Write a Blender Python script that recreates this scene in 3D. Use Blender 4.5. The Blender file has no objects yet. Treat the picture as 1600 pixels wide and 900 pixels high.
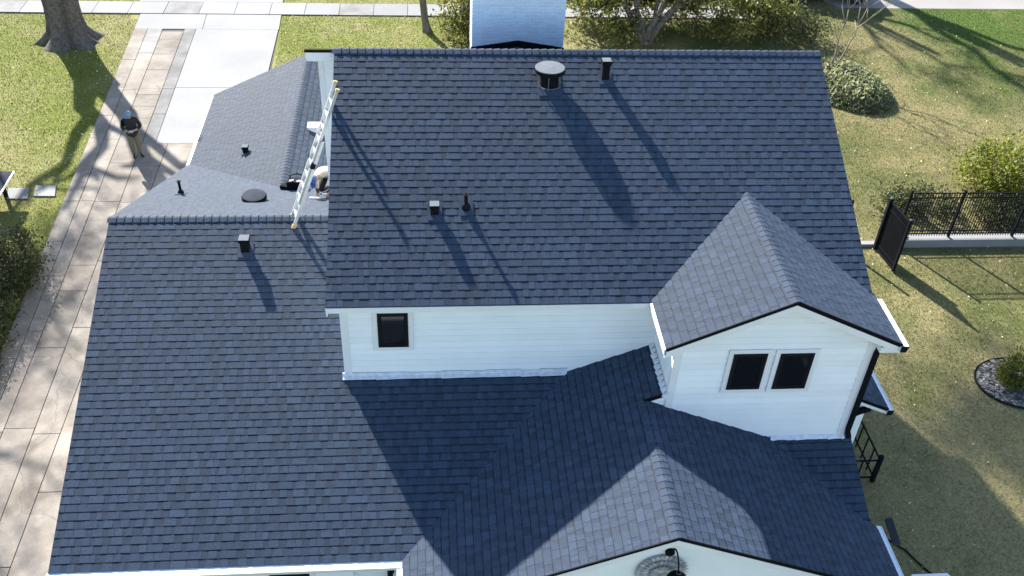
import bpy, math, random
import numpy as np
from mathutils import Vector, Matrix
random.seed(7); RNG = np.random.default_rng(7)
S = bpy.context.scene; COL = S.collection
# ------------------------------------------------------------------ camera, sky, sun, exposure
CAM = Vector((1.9563, -19.0651, 17.8602)); YAW, PITCH, ROLL = 0.1055, -0.6756, 0.0518
_f = Vector((math.sin(YAW)*math.cos(PITCH), math.cos(YAW)*math.cos(PITCH), math.sin(PITCH)))
_r = Vector((math.cos(YAW), -math.sin(YAW), 0)); _u = _r.cross(_f)
_r2 = _r*math.cos(ROLL)+_u*math.sin(ROLL); _u2 = _u*math.cos(ROLL)-_r*math.sin(ROLL)
cd = bpy.data.cameras.new('camera'); cam = bpy.data.objects.new('camera', cd); COL.objects.link(cam)
cd.sensor_width = 36; cd.lens = 36*1516.53/1600; cd.clip_end = 3000; cd.clip_start = .1
cam.matrix_world = Matrix(((_r2.x, _u2.x, -_f.x, CAM.x), (_r2.y, _u2.y, -_f.y, CAM.y), (_r2.z, _u2.z, -_f.z, CAM.z), (0, 0, 0, 1)))
S.camera = cam
SUN_EL, SUN_AZ = math.radians(31.5), math.radians(-27)
w = bpy.data.worlds.new('World'); S.world = w; w.use_nodes = True
nt = w.node_tree; sky = nt.nodes.new('ShaderNodeTexSky'); sky.sky_type = 'NISHITA'; sky.sun_disc = False
sky.sun_elevation = SUN_EL; sky.sun_rotation = SUN_AZ; sky.air_density = 1.0; sky.dust_density = .6; sky.ozone_density = 1.6
nt.links.new(sky.outputs[0], nt.nodes['Background'].inputs[0]); nt.nodes['Background'].inputs[1].default_value = .088
sd = bpy.data.lights.new('sun', 'SUN'); sd.energy = 4.9; sd.angle = math.radians(.85); sd.color = (1, .972, .925)
sun = bpy.data.objects.new('sun', sd); COL.objects.link(sun)
SD = Vector((math.sin(SUN_AZ)*math.cos(SUN_EL), math.cos(SUN_AZ)*math.cos(SUN_EL), math.sin(SUN_EL)))
sun.rotation_euler = SD.to_track_quat('Z', 'Y').to_euler(); sun.location = SD*60
vs = S.view_settings; vs.view_transform = 'Standard'; vs.look = 'None'; vs.exposure = 2.0; vs.gamma = 1; vs.use_curve_mapping = False
S.cycles.use_denoising = True; S.cycles.max_bounces = 6

# ------------------------------------------------------------------ materials
def newmat(name):
    m = bpy.data.materials.new(name); m.use_nodes = True
    n = m.node_tree; return m, n, n.nodes['Principled BSDF']
def nd(n, t, **k):
    x = n.nodes.new(t)
    for a, b in k.items():
        if a.startswith('i_'): x.inputs[a[2:].replace('_', ' ')].default_value = b
        else: setattr(x, a, b)
    return x
def noise(n, pos, scale, detail=3, rough=.55):
    t = nd(n, 'ShaderNodeTexNoise'); t.inputs['Scale'].default_value = scale; t.inputs['Detail'].default_value = detail; t.inputs['Roughness'].default_value = rough
    n.links.new(pos, t.inputs['Vector']); return t.outputs['Fac']
def maprange(n, v, a, b, c, d):
    t = nd(n, 'ShaderNodeMapRange'); t.inputs[1].default_value = a; t.inputs[2].default_value = b; t.inputs[3].default_value = c; t.inputs[4].default_value = d
    n.links.new(v, t.inputs[0]); return t.outputs[0]
def mixc(n, f, a, b, mode='MIX'):
    t = nd(n, 'ShaderNodeMix', data_type='RGBA', blend_type=mode)
    for s, v in ((0, f), (6, a), (7, b)):
        if isinstance(v, (int, float)): t.inputs[s].default_value = v
        elif isinstance(v, tuple): t.inputs[s].default_value = (*v, 1) if len(v) == 3 else v
        else: n.links.new(v, t.inputs[s])
    return t.outputs[2]
def math_(n, op, a, b=0.):
    t = nd(n, 'ShaderNodeMath', operation=op)
    for s, v in ((0, a), (1, b)):
        if isinstance(v, (int, float)): t.inputs[s].default_value = v
        else: n.links.new(v, t.inputs[s])
    return t.outputs[0]
def pos_(n): return nd(n, 'ShaderNodeNewGeometry').outputs['Position']
def tone_(n):
    t = nd(n, 'ShaderNodeAttribute', attribute_name='tone'); return t.outputs['Fac']
def scaled(n, col, fac):
    t = nd(n, 'ShaderNodeVectorMath', operation='SCALE')
    if isinstance(col, tuple): t.inputs[0].default_value = col
    else: n.links.new(col, t.inputs[0])
    n.links.new(fac, t.inputs['Scale']); return t.outputs[0]
def bump(n, b, h, strength=.3, dist=.01):
    t = nd(n, 'ShaderNodeBump'); t.inputs['Strength'].default_value = strength; t.inputs['Distance'].default_value = dist
    n.links.new(h, t.inputs['Height']); n.links.new(t.outputs[0], b.inputs['Normal'])
def simple(name, col, rough=.6, var=.12, scale=3., spec=.3, metal=0., tone=False, bmp=0., bscale=60., col2=None, fine=0.):
    m, n, b = newmat(name); p = pos_(n)
    f = maprange(n, noise(n, p, scale), .3, .7, 1-var, 1+var)
    if fine: f = math_(n, 'MULTIPLY', f, maprange(n, noise(n, p, bscale, 2), .3, .7, 1-fine, 1+fine))
    if tone: f = math_(n, 'MULTIPLY', f, tone_(n))
    c = col
    if col2: c = mixc(n, maprange(n, noise(n, p, scale*.45, 5, .65), .42, .62, 0, 1), col, col2)
    n.links.new(scaled(n, c, f), b.inputs['Base Color'])
    b.inputs['Roughness'].default_value = rough; b.inputs['Specular IOR Level'].default_value = spec; b.inputs['Metallic'].default_value = metal
    if bmp: bump(n, b, noise(n, p, bscale, 4), bmp)
    return m
M = {}
def shingle_mat():
    m, n, b = newmat('shingle_granules'); p = pos_(n)
    g = maprange(n, noise(n, p, 95, 2, .7), .25, .75, .68, 1.32)
    big = maprange(n, noise(n, p, .7, 3), .3, .7, .93, 1.07)
    mid = maprange(n, noise(n, p, 9, 3), .3, .7, .9, 1.1)
    f = math_(n, 'MULTIPLY', math_(n, 'MULTIPLY', math_(n, 'MULTIPLY', g, big), mid), tone_(n))
    hue = mixc(n, maprange(n, noise(n, p, 40, 1), .35, .65, 0, 1), (.027, .048, .086), (.042, .064, .098))
    n.links.new(scaled(n, hue, f), b.inputs['Base Color']); b.inputs['Roughness'].default_value = .84
    b.inputs['Specular IOR Level'].default_value = .28; b.inputs['Diffuse Roughness'].default_value = .8
    return m
M['shingle'] = shingle_mat()
M['white'] = simple('white_paint', (.785, .815, .845), .55, .03, 1.5, .35, tone=True, bmp=.05, bscale=30)
M['trim'] = simple('white_trim_paint', (.70, .71, .74), .5, .03, 2, .35)
M['soffit'] = simple('soffit_paint', (.75, .76, .78), .6, .03, 2)
M['black'] = simple('black_metal', (.006, .007, .009), .75, .2, 6, .06)
M['blackm'] = simple('black_matte', (.008, .009, .011), .9, .2, 9, .06)
M['frame'] = simple('black_window_frame', (.010, .011, .014), .7, .1, 8, .08)
M['galv'] = simple('galvanized_cap', (.095, .108, .122), .8, .12, 14, .1, 0., bmp=.06, bscale=40)
M['greym'] = simple('grey_metal', (.13, .145, .165), .7, .12, 8, .15, 0.)
M['alum'] = simple('ladder_aluminium', (.50, .51, .52), .45, .1, 12, .5, .4)
M['flash'] = simple('painted_flashing', (.62, .66, .72), .45, .14, 9, .4, .1, bmp=.25, bscale=25)
M['yellow'] = simple('ladder_cap_plastic', (.50, .36, .16), .6, .1, 9)
M['brick'] = simple('painted_brick', (.58, .66, .75), .8, .04, 6, .25, tone=True, bmp=.25, bscale=70)
M['mortar'] = simple('painted_mortar', (.84, .87, .9), .9, .03, 8)
def glass_mat():
    m, n, b = newmat('dark_window_glass'); b.inputs['Base Color'].default_value = (.006, .007, .008, 1); b.inputs['Roughness'].default_value = .06
    b.inputs['Specular IOR Level'].default_value = .35; return m
M['glass'] = glass_mat()
def mesh_guard():
    m, n, b = newmat('gutter_mesh_guard'); p = pos_(n)
    v = nd(n, 'ShaderNodeTexVoronoi'); v.inputs['Scale'].default_value = 42; n.links.new(p, v.inputs['Vector'])
    f = maprange(n, v.outputs['Distance'], .25, .5, .78, 1.)
    n.links.new(scaled(n, (.70, .73, .77), f), b.inputs['Base Color']); b.inputs['Roughness'].default_value = .5; return m
M['guard'] = mesh_guard()
def grass_mat(name, k):
    m, n, b = newmat(name); p = pos_(n)
    sep = nd(n, 'ShaderNodeSeparateXYZ'); n.links.new(p, sep.inputs[0]); X, Y = sep.outputs[0], sep.outputs[1]
    big = noise(n, p, .16, 4, .6); mid = noise(n, p, .75, 4, .6); fine = noise(n, p, 9, 3, .7)
    # the lawns are greener towards the street; the side yard is dormant straw, painted paler where the house shadow falls, to lighten it
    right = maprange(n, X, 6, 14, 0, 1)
    top = math_(n, 'MULTIPLY', maprange(n, X, 19, 27, 0, 1), maprange(n, Y, 13, 22, 0, 1))
    lowg = math_(n, 'MULTIPLY', maprange(n, X, 16, 21, 0, .45), maprange(n, math_(n, 'ABSOLUTE', math_(n, 'SUBTRACT', Y, 1.7)), 1.5, 4.0, 1, 0))
    base = math_(n, 'ADD', maprange(n, big, .36, .64, 0, 1), maprange(n, mid, .3, .7, -.35, .35))
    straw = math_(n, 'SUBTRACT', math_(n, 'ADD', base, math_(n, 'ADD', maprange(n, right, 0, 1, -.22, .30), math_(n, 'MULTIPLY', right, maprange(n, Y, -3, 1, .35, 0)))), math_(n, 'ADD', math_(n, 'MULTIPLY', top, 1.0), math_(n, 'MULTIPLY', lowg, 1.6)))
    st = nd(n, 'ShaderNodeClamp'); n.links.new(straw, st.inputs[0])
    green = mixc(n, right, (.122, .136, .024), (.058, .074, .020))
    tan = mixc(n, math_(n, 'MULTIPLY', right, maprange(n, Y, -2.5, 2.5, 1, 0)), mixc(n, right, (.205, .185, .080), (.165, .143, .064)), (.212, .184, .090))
    green = mixc(n, top, green, (.056, .088, .016))
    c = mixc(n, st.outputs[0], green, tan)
    f = math_(n, 'MULTIPLY', maprange(n, fine, .25, .75, .72, 1.28), maprange(n, noise(n, p, 34, 3, .75), .25, .75, .62, 1.38))
    if k: f = math_(n, 'MULTIPLY', f, tone_(n))
    n.links.new(scaled(n, c, f), b.inputs['Base Color']); b.inputs['Roughness'].default_value = .9; b.inputs['Specular IOR Level'].default_value = .088
    bump(n, b, noise(n, p, 22, 4), .6, .03); return m
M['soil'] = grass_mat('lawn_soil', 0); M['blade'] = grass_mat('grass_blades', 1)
def concrete(name, c1, c2, rough=.9):
    m, n, b = newmat(name); p = pos_(n)
    a = maprange(n, noise(n, p, .9, 6, .65), .35, .68, 0, 1); f = maprange(n, noise(n, p, 24, 4, .7), .3, .7, .9, 1.1)
    f = math_(n, 'MULTIPLY', f, tone_(n))
    if 'old' in name or 'moss' in name:
        nn = nd(n, 'ShaderNodeTexNoise'); nn.inputs['Scale'].default_value = 1.1; nn.inputs['Detail'].default_value = 5; n.links.new(p, nn.inputs['Vector'])
        va = nd(n, 'ShaderNodeVectorMath', operation='MULTIPLY_ADD'); n.links.new(nn.outputs['Color'], va.inputs[0]); va.inputs[1].default_value = (.9,.9,0); n.links.new(p, va.inputs[2])
        vo = nd(n, 'ShaderNodeTexVoronoi', feature='DISTANCE_TO_EDGE'); vo.inputs['Scale'].default_value = .42; n.links.new(va.outputs[0], vo.inputs['Vector'])
        f = math_(n, 'MULTIPLY', f, maprange(n, vo.outputs['Distance'], .001, .007, .72, 1.))
    f = math_(n, 'MULTIPLY', f, maprange(n, noise(n, p, .45, 7, .72), .40, .62, .82, 1.05))
    n.links.new(scaled(n, mixc(n, a, c1, c2), f), b.inputs['Base Color']); b.inputs['Roughness'].default_value = rough; b.inputs['Specular IOR Level'].default_value = .2
    bump(n, b, noise(n, p, 60, 5, .7), .15, .006); return m
M['conc_old'] = concrete('old_tan_concrete', (.182, .154, .126), (.252, .222, .186))
M['conc_grey'] = concrete('grey_concrete', (.155, .151, .146), (.215, .206, .195))
M['conc_new'] = concrete('new_pale_concrete', (.240, .238, .235), (.205, .203, .200))
M['conc_moss'] = concrete('mossy_concrete', (.075, .078, .034), (.18, .155, .118))
M['gap'] = simple('joint_dirt', (.06, .052, .042), .95, .3, 6)
M['bark'] = simple('oak_bark', (.115, .098, .084), .95, .35, 7, .15, bmp=.9, bscale=16, fine=.3)
M['bark_m'] = simple('grey_brown_bark', (.105, .095, .075), .9, .25, 6, .2, bmp=.6, bscale=22)
M['bark_l'] = simple('pale_bark', (.20, .165, .12), .85, .25, 5, .2, bmp=.3, bscale=30)
def leaf_mat(name, c1, c2):
    m, n, b = newmat(name); t = tone_(n); p = pos_(n)
    c = mixc(n, maprange(n, noise(n, p, 1.6, 3), .35, .65, 0, 1), c1, c2)
    n.links.new(scaled(n, c, t), b.inputs['Base Color']); b.inputs['Roughness'].default_value = .55; b.inputs['Specular IOR Level'].default_value = .3
    tr = nd(n, 'ShaderNodeBsdfTranslucent'); n.links.new(scaled(n, c, math_(n, 'MULTIPLY', t, 1.3)), tr.inputs[0])
    mx = nd(n, 'ShaderNodeMixShader'); mx.inputs[0].default_value = .45
    n.links.new(b.outputs[0], mx.inputs[1]); n.links.new(tr.outputs[0], mx.inputs[2]); n.links.new(mx.outputs[0], n.nodes['Material Output'].inputs[0]); return m
M['leaf_y'] = leaf_mat('leaf_yellow_green', (.165, .160, .040), (.100, .112, .030))
M['leaf_b'] = leaf_mat('leaf_bright_green', (.120, .145, .018), (.160, .160, .022))
M['leaf_d'] = leaf_mat('leaf_dark_green', (.028, .040, .012), (.055, .062, .022))
M['leaf_s'] = leaf_mat('leaf_silver_green', (.240, .245, .140), (.135, .155, .065))
M['leaf_o'] = leaf_mat('leaf_olive', (.060, .072, .022), (.090, .096, .032))
M['gravel'] = simple('gravel_stone', (.185, .18, .172), .9, .3, 8, tone=True, bmp=.4, bscale=30)
M['plaster'] = simple('grey_plaster', (.42, .42, .43), .85, .15, 9, tone=True)
M['mulch'] = simple('bed_soil', (.16, .13, .10), .95, .3, 7, bmp=.5, bscale=25)
M['skin'] = simple('skin', (.30, .18, .12), .55, .08, 20)
M['shirt_d'] = simple('dark_sweatshirt', (.022, .023, .022), .9, .2, 14, .2)
M['khaki'] = simple('khaki_trousers', (.135, .118, .068), .9, .15, 12, .2)
M['beige'] = simple('cream_shirt', (.33, .29, .225), .9, .12, 12, .2)
M['denim'] = simple('dark_trousers', (.035, .034, .032), .9, .2, 12, .2)
M['shoe'] = simple('black_shoe', (.012, .012, .013), .6, .1, 12)
M['cap_l'] = simple('pale_blue_cap', (.15, .22, .30), .85, .1, 20)
M['cap_b'] = simple('blue_cap', (.045, .095, .22), .8, .15, 20)
M['paper'] = simple('white_plastic', (.72, .72, .72), .5, .04, 10)
M['carpaint'] = simple('black_car_paint', (.008, .009, .011), .18, .1, 3, .5)
M['tyre'] = simple('tyre_rubber', (.012, .012, .012), .8, .1, 10)
M['asphalt'] = concrete('street_concrete', (.26, .24, .22), (.21, .20, .185))
M['slate'] = simple('dark_shed_roof', (.036, .040, .048), .95, .2, 3, .05)

# ------------------------------------------------------------------ mesh helpers
class MB:
    def __init__(s): s.v = []; s.f = []; s.t = []; s.m = []
    def add(s, vs, fs, tone=1., mi=0):
        o = len(s.v); s.v += [tuple(x) for x in vs]
        for f in fs: s.f.append(tuple(i+o for i in f)); s.t.append(tone); s.m.append(mi)
    def box(s, x0, x1, y0, y1, z0, z1, tone=1., mi=0):
        s.add([(x0,y0,z0),(x1,y0,z0),(x1,y1,z0),(x0,y1,z0),(x0,y0,z1),(x1,y0,z1),(x1,y1,z1),(x0,y1,z1)],
              [(3,2,1,0),(4,5,6,7),(0,1,5,4),(1,2,6,5),(2,3,7,6),(3,0,4,7)], tone, mi)
    def prism(s, poly, ext, tone=1., mi=0):
        n = len(poly); e = Vector(ext); a = [Vector(p) for p in poly]
        s.add(a+[p+e for p in a], [tuple(range(n-1,-1,-1)), tuple(range(n,2*n))]+[(i,(i+1)%n,n+(i+1)%n,n+i) for i in range(n)], tone, mi)
    def obox(s, c, X, Y, Z, hx, hy, hz, tone=1., mi=0):
        c = Vector(c); X = Vector(X).normalized()*hx; Y = Vector(Y).normalized()*hy; Z = Vector(Z).normalized()*hz
        s.add([c+a*X+b*Y+d*Z for d in (-1,1) for a, b in ((-1,-1),(1,-1),(1,1),(-1,1))],
              [(3,2,1,0),(4,5,6,7),(0,1,5,4),(1,2,6,5),(2,3,7,6),(3,0,4,7)], tone, mi)
    def bar(s, a, b, wd, h=None, up=(0,0,1), tone=1., mi=0):
        a = Vector(a); b = Vector(b); d = b-a; u = Vector(up); x = d.cross(u)
        if x.length < 1e-6: x = d.cross(Vector((1,0,0)))
        x.normalize(); z = x.cross(d).normalized(); s.obox((a+b)/2, d, x, z, d.length/2, wd/2, (h or wd)/2, tone, mi)
    def tube(s, pts, rad, n=8, tone=1., mi=0, cap=True, wob=0.):
        pts = [Vector(p) for p in pts]; rings = []; x = None
        for i, p in enumerate(pts):
            d = (pts[min(i+1,len(pts)-1)]-pts[max(i-1,0)]).normalized()
            if x is None: x = d.orthogonal().normalized()
            x = (x-d*x.dot(d)).normalized(); y = d.cross(x); r = rad[i] if hasattr(rad, '__len__') else rad
            rings.append([p+(x*math.cos(2*math.pi*k/n)+y*math.sin(2*math.pi*k/n))*r*(1+wob*(random.random()-.5)) for k in range(n)])
        vs = [q for r in rings for q in r]; fs = []
        for i in range(len(pts)-1):
            for k in range(n): fs.append((i*n+k, i*n+(k+1)%n, (i+1)*n+(k+1)%n, (i+1)*n+k))
        if cap: fs += [tuple(range(n-1,-1,-1)), tuple(range((len(pts)-1)*n, len(pts)*n))]
        s.add(vs, fs, tone, mi)
    def lathe(s, prof, c, n=20, tone=1., mi=0):
        c = Vector(c); vs = []; fs = []
        for r, z in prof: vs += [c+Vector((r*math.cos(2*math.pi*k/n), r*math.sin(2*math.pi*k/n), z)) for k in range(n)]
        for i in range(len(prof)-1):
            for k in range(n): fs.append((i*n+k, i*n+(k+1)%n, (i+1)*n+(k+1)%n, (i+1)*n+k))
        fs += [tuple(range(n-1,-1,-1)), tuple(range((len(prof)-1)*n, len(prof)*n))]
        s.add(vs, fs, tone, mi)
    def mesh(s, name, mats, smooth=False):
        me = bpy.data.meshes.new(name); me.from_pydata(s.v, [], s.f)
        a = me.attributes.new('tone', 'FLOAT', 'FACE'); a.data.foreach_set('value', s.t)
        for m in (mats if isinstance(mats, (list, tuple)) else [mats]): me.materials.append(M[m] if isinstance(m, str) else m)
        me.polygons.foreach_set('material_index', s.m)
        if smooth: me.polygons.foreach_set('use_smooth', [True]*len(s.f))
        me.update(); return me
    def build(s, name, mats, parent=None, smooth=False):
        return link(name, s.mesh(name, mats, smooth), parent)
ROOT = {}
def link(name, me, parent=None):
    o = bpy.data.objects.new(name, me); COL.objects.link(o)
    if parent is not None: attach(o, parent)
    return o
def attach(o, parent):
    o.parent = parent
    if parent.name in ROOT: o.matrix_parent_inverse = ROOT[parent.name]
def tag(o, label=None, cat=None, group=None, kind=None):
    if label: o['label'] = label
    if cat: o['category'] = cat
    if group: o['group'] = group
    if kind: o['kind'] = kind
    return o
def thing(name, loc, label, cat, group=None):      # an Empty at the thing's base; parts are given in world coordinates
    o = bpy.data.objects.new(name, None); COL.objects.link(o); o.location = loc; o.empty_display_size = .3
    ROOT[o.name] = Matrix.Translation(-Vector(loc)); return tag(o, label, cat, group)
def fastmesh(name, V, F, tone, mat, parent=None):   # numpy triangles
    me = bpy.data.meshes.new(name); nf = len(F)
    me.vertices.add(len(V)); me.vertices.foreach_set('co', V.astype(np.float32).ravel())
    me.loops.add(nf*3); me.loops.foreach_set('vertex_index', F.astype(np.int32).ravel())
    me.polygons.add(nf); me.polygons.foreach_set('loop_start', np.arange(0, nf*3, 3, dtype=np.int32))
    me.update(calc_edges=True)
    a = me.attributes.new('tone', 'FLOAT', 'FACE'); a.data.foreach_set('value', tone.astype(np.float32))
    me.materials.append(M[mat]); return link(name, me, parent)

# ------------------------------------------------------------------ ground, driveway, pavement, street
def tilted_x(a, y): return a[0]+a[1]*y          # the driveway's long joints: x as a line in y
LAWN = (-9.33, -.0545); J1 = (-8.86, -.0505); J2 = (-8.48, -.0385); J3 = (-7.74, -.0305); J4 = (-7.06, -.012); J5 = (-6.0, 0.)
NEWL = (-7.30, -.029); DRIGHT = (-3.55, -.042)
g = MB(); g.add([(-300,-150,0),(300,-150,0),(300,500,0),(-300,500,0)], [(0,1,2,3)]); tag(g.build('ground', 'soil'), kind='structure')
dw = MB(); dw.add([(tilted_x(LAWN,22.5)-.02,22.52,.012),(tilted_x(LAWN,-12),-12,.012),(-4.9,-12,.012),(-4.9,9.5,.012),(-4.1,9.6,.012),(tilted_x(DRIGHT,22.5),22.52,.012)], [(0,1,2,3,4,5)])
drive = tag(dw.build('driveway', 'gap'), kind='structure')
def slab(parent, l0, l1, y0, y1, mat, tone, name='slab', z=.045, gp=.011):
    m = MB(); k = random.uniform(-.004, .004)
    P = [(tilted_x(l0,y0)+gp,y0+gp),(tilted_x(l1,y0)-gp,y0+gp),(tilted_x(l1,y1)-gp,y1-gp),(tilted_x(l0,y1)+gp,y1-gp)]
    m.prism([(x,y,-.05) for x, y in P], (0,0,z+.05+k), tone); return m.build(name, mat, parent)
def column(l0, l1, cuts, mats, tones=(.9,1.1)):
    for i in range(len(cuts)-1):
        slab(drive, l0, l1, cuts[i], cuts[i+1], mats[i % len(mats)] if isinstance(mats, (list, tuple)) else mats, random.uniform(*tones))
column(LAWN, J1, [-12,-9,-6.2,-3.4,-1.6,.4,3.3,5.6,7.8,9.95,11.8,13.4,15.6,18.0,20.95], ['conc_grey','conc_grey','conc_old','conc_grey']+['conc_old']*10)
column(J1, J2, [-12,-9,-5.8,-2.2,1.5,3.9,7.8,11.7,15.4,18.6,20.95], ['conc_moss','conc_moss','conc_moss','conc_old','conc_old','conc_old','conc_old','conc_old','conc_old','conc_grey'], (1.,1.12))
column(J2, J3, [-12,-8.8,-5.2,-2.1,.8,3.2,4.4,7.75,10.1,12.0,13.2,14.1,15.0,15.5,17.1,18.5,19.9,20.7], ['conc_old']*17, (.80,.98))
column(J3, J4, [-12,-9.2,-6.1,-2.3,1.6,4.6,7.7,9.9,11.4], 'conc_old', (.95,1.08))
column(J3, NEWL, [11.4,13.5,15.5,18.6,20.95], 'conc_grey', (.78,.9))
column(J4, (-4.95,0), [-12,-7.6,-4.1,-.5,3.5,6.,8.4,11.4], 'conc_old', (.95,1.08))
column(NEWL, (-4.2,-.012), [11.4,15.6,20.95], 'conc_new', (1.,1.05))
column(LAWN, (-6.6,-.05), [20.95,22.5], 'conc_new', (1.,1.05)); column((-6.6,-.05), DRIGHT, [20.95,22.5], 'conc_new', (1.,1.05))
sw = MB(); sw.box(-40,19,22.53,23.84,-.02,.012); walk = tag(sw.build('sidewalk', 'gap'), kind='structure')
xs = [-40+1.52*i for i in range(40)]
for i in range(len(xs)-1):
    if xs[i+1] < 19: slab(walk, (xs[i]-.0,0), (xs[i+1],0), 22.54, 23.82, 'conc_new' if i % 5 else 'conc_grey', random.uniform(.85,1.12), z=.05)
vg = MB(); vg.add([(-300,27,.004),(300,27,.004),(300,40,.004),(-300,40,.004)], [(0,1,2,3)])
tag(vg.build('road', 'asphalt'), kind='structure')
rd = MB(); rd.add([(21.5,23.95,.006),(60,24.3,.006),(60,27,.006),(19.5,27,.006)], [(0,1,2,3)]); tag(rd.build('road_apron', 'asphalt'), kind='structure')
st_ = MB()
for i in range(2):
    P = [[(-11.55,7.98),(-10.9,7.96),(-11.05,8.6),(-11.68,8.58)], [(-10.76,8.12),(-10.1,8.1),(-10.24,8.74),(-10.88,8.74)]][i]
    m = MB(); m.prism([(x,y,-.04) for x, y in P], (0,0,.085), .95+.1*i)
    tag(m.build('stepping_stone', 'conc_new'), 'pale square stepping stone in the lawn, '+('nearer the driveway' if i else 'farther from the driveway'), 'stepping stone', 'stepping stones in the left lawn')
for nm, x0, x1, y0 in (('driveway_apron',-10.9,-4.6,23.86),):
    m = MB(); m.box(x0,x1,y0,27.2,-.02,.04); tag(m.build('driveway_apron', 'conc_new'), kind='structure')

# ------------------------------------------------------------------ house: numbers of the place
zA, xA1, wA, sA = 8.96, 10.40, 5.2407, .5038
yC, zC, sC, xC0, wC = -1.351, 5.677, .4145, -4.908, 6.922
yW, xw = -4.86, .219
xB, zB, sB, hB, yBf, yBw, xBl, xBr = 8.269, 7.387, .4801, 2.189, -6.559, -6.2725, 6.378, 10.115
xD, zD, sD, yDf, xDR, xCR = 5.962, 4.77, .4255, -9.436, 10.43, 10.29
xF, zF, sF, hF, yFf = -1.789, 4.35, .4668, 3.1085, 9.54
zc = lambda y: zC-sC*abs(yC-y)
EXPO = .157
house = thing('house', (3, -2, 0), 'white two-storey house with dark blue-grey shingle roofs', 'house')
PARTS = house
roofs = []; TABS = []
def slope_frame(O, U, V):
    U = Vector(U).normalized(); V = Vector(V).normalized(); N = U.cross(V)
    if N.z < 0: N = -N
    return Vector(O), U, V, N
def roof_slope(O, U, V, vlen, spans, deck, label, v0=0.):
    """one roof slope: a deck slab, then courses of laminated shingles (a lower layer with raised tabs)"""
    O, U, V, N = slope_frame(O, U, V)
    d = MB(); d.prism([Vector(p)-N*.004 for p in deck], -N*.075, .8)
    ro = d.build('roof_slope', ['shingle'], house); ro['label'] = label
    lay = MB(); n = round(vlen/EXPO); i0 = -round(v0/EXPO)
    e = vlen/n
    for i in range(-i0 if i0 > 0 else i0, n):
        a, b = i*e, (i+1)*e
        for u0, u1 in spans(a+.5*e, a, b):
            if u1-u0 < .03: continue
            # lower layer in pieces of its own shade
            u = u0
            while u < u1-1e-4:
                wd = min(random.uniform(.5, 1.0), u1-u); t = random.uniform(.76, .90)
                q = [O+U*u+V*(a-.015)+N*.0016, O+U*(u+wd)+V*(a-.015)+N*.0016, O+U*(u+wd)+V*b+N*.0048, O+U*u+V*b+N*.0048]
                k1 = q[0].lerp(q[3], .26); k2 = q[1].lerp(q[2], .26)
                lay.add([q[0], q[1], k2, k1], [(0,1,2,3)], t*.38); lay.add([k1, k2, q[2], q[3]], [(0,1,2,3)], t); lay.add([q[3], q[2], q[2]-N*.0055, q[3]-N*.0055], [(0,1,2,3)], .22); u += wd  # darker strip at the course's top paints in the shadow under the butt above
            u = u0-random.uniform(0, .2)
            while u < u1:
                wd = random.choice((.10,.12,.14,.16,.18,.22,.28)); s_, e_ = max(u,u0), min(u+wd,u1)
                if e_-s_ > .035:
                    wq = round((e_-s_)*100)/100
                    TABS.append((ro, O+U*s_+V*b, U, V, N, wq, e, random.choice((0,1,1,2,2,3,3,4,5))))
                u += wd+random.choice((0,.004,.06,.09,.11,.14,.18))
    roofs.append((ro, lay)); return ro
SH = (.90, .96, 1.0, 1.04, 1.09, 1.17)
def tab_verts(wd, e):
    tp = .010 if wd > .1 else 0.; h0, h1 = .0030, .0086
    return [(tp,-e-.008,h0),(wd-tp,-e-.008,h0),(wd,-.002,h1),(0,-.002,h1),(wd,-.002,.0),(0,-.002,.0),(wd-tp,-e-.008,-.003),(tp,-e-.008,-.003),(tp*.85,-e+.021,h0+(h1-h0)*.14),(wd-tp*.85,-e+.021,h0+(h1-h0)*.14)]
TABF = [(8,9,2,3)]; TABE = [(3,2,4,5),(0,8,3,5,7),(2,9,1,6,4),(0,1,9,8)]  # last face: top strip, toned dark as a painted shadow line below the next butt
P3 = lambda *a: tuple(a)
# main upper roof
Ze = zA-sA*wA
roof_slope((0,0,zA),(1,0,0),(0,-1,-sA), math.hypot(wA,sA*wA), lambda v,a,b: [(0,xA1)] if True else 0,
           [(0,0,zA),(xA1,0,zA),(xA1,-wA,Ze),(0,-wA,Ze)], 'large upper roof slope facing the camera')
_spA = roofs[-1]
d = MB(); N_ = Vector((0,sA,1)).normalized()
d.prism([(-.6,0.004,zA-.004),(xA1,0.004,zA-.004),(xA1,wA+.02,Ze-.01),(-.6,wA+.02,Ze-.01)], -N_*.08, .9); ro = d.build('roof_slope', 'shingle', house); ro['label'] = 'upper roof slope on the street side'
# dormer gable
yb = -(zA-zB)/sA; cB = math.hypot(1, sB); zBe = zB-sB*hB
yvB = lambda dd: -(zA-zB+sB*dd)/sA
roof_slope((xB,yBf,zB),(0,1,0),(-1,0,-sB), hB*cB, lambda v,a,b: [(0, max(0,yvB(v/cB)-yBf+.04))],
           [(xB,yBf,zB),(xB,yb,zB),(xB-hB,-wA,zBe),(xB-hB,yBf,zBe)], 'left slope of the upper cross gable')
roof_slope((xB,yBf,zB),(0,1,0),(1,0,-sB), hB*cB, lambda v,a,b: [(0, max(0,yvB(v/cB)-yBf+.04))],
           [(xB,yBf,zB),(xB,yb,zB),(xB+hB,-wA,zBe),(xB+hB,yBf,zBe)], 'right slope of the upper cross gable')
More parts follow.
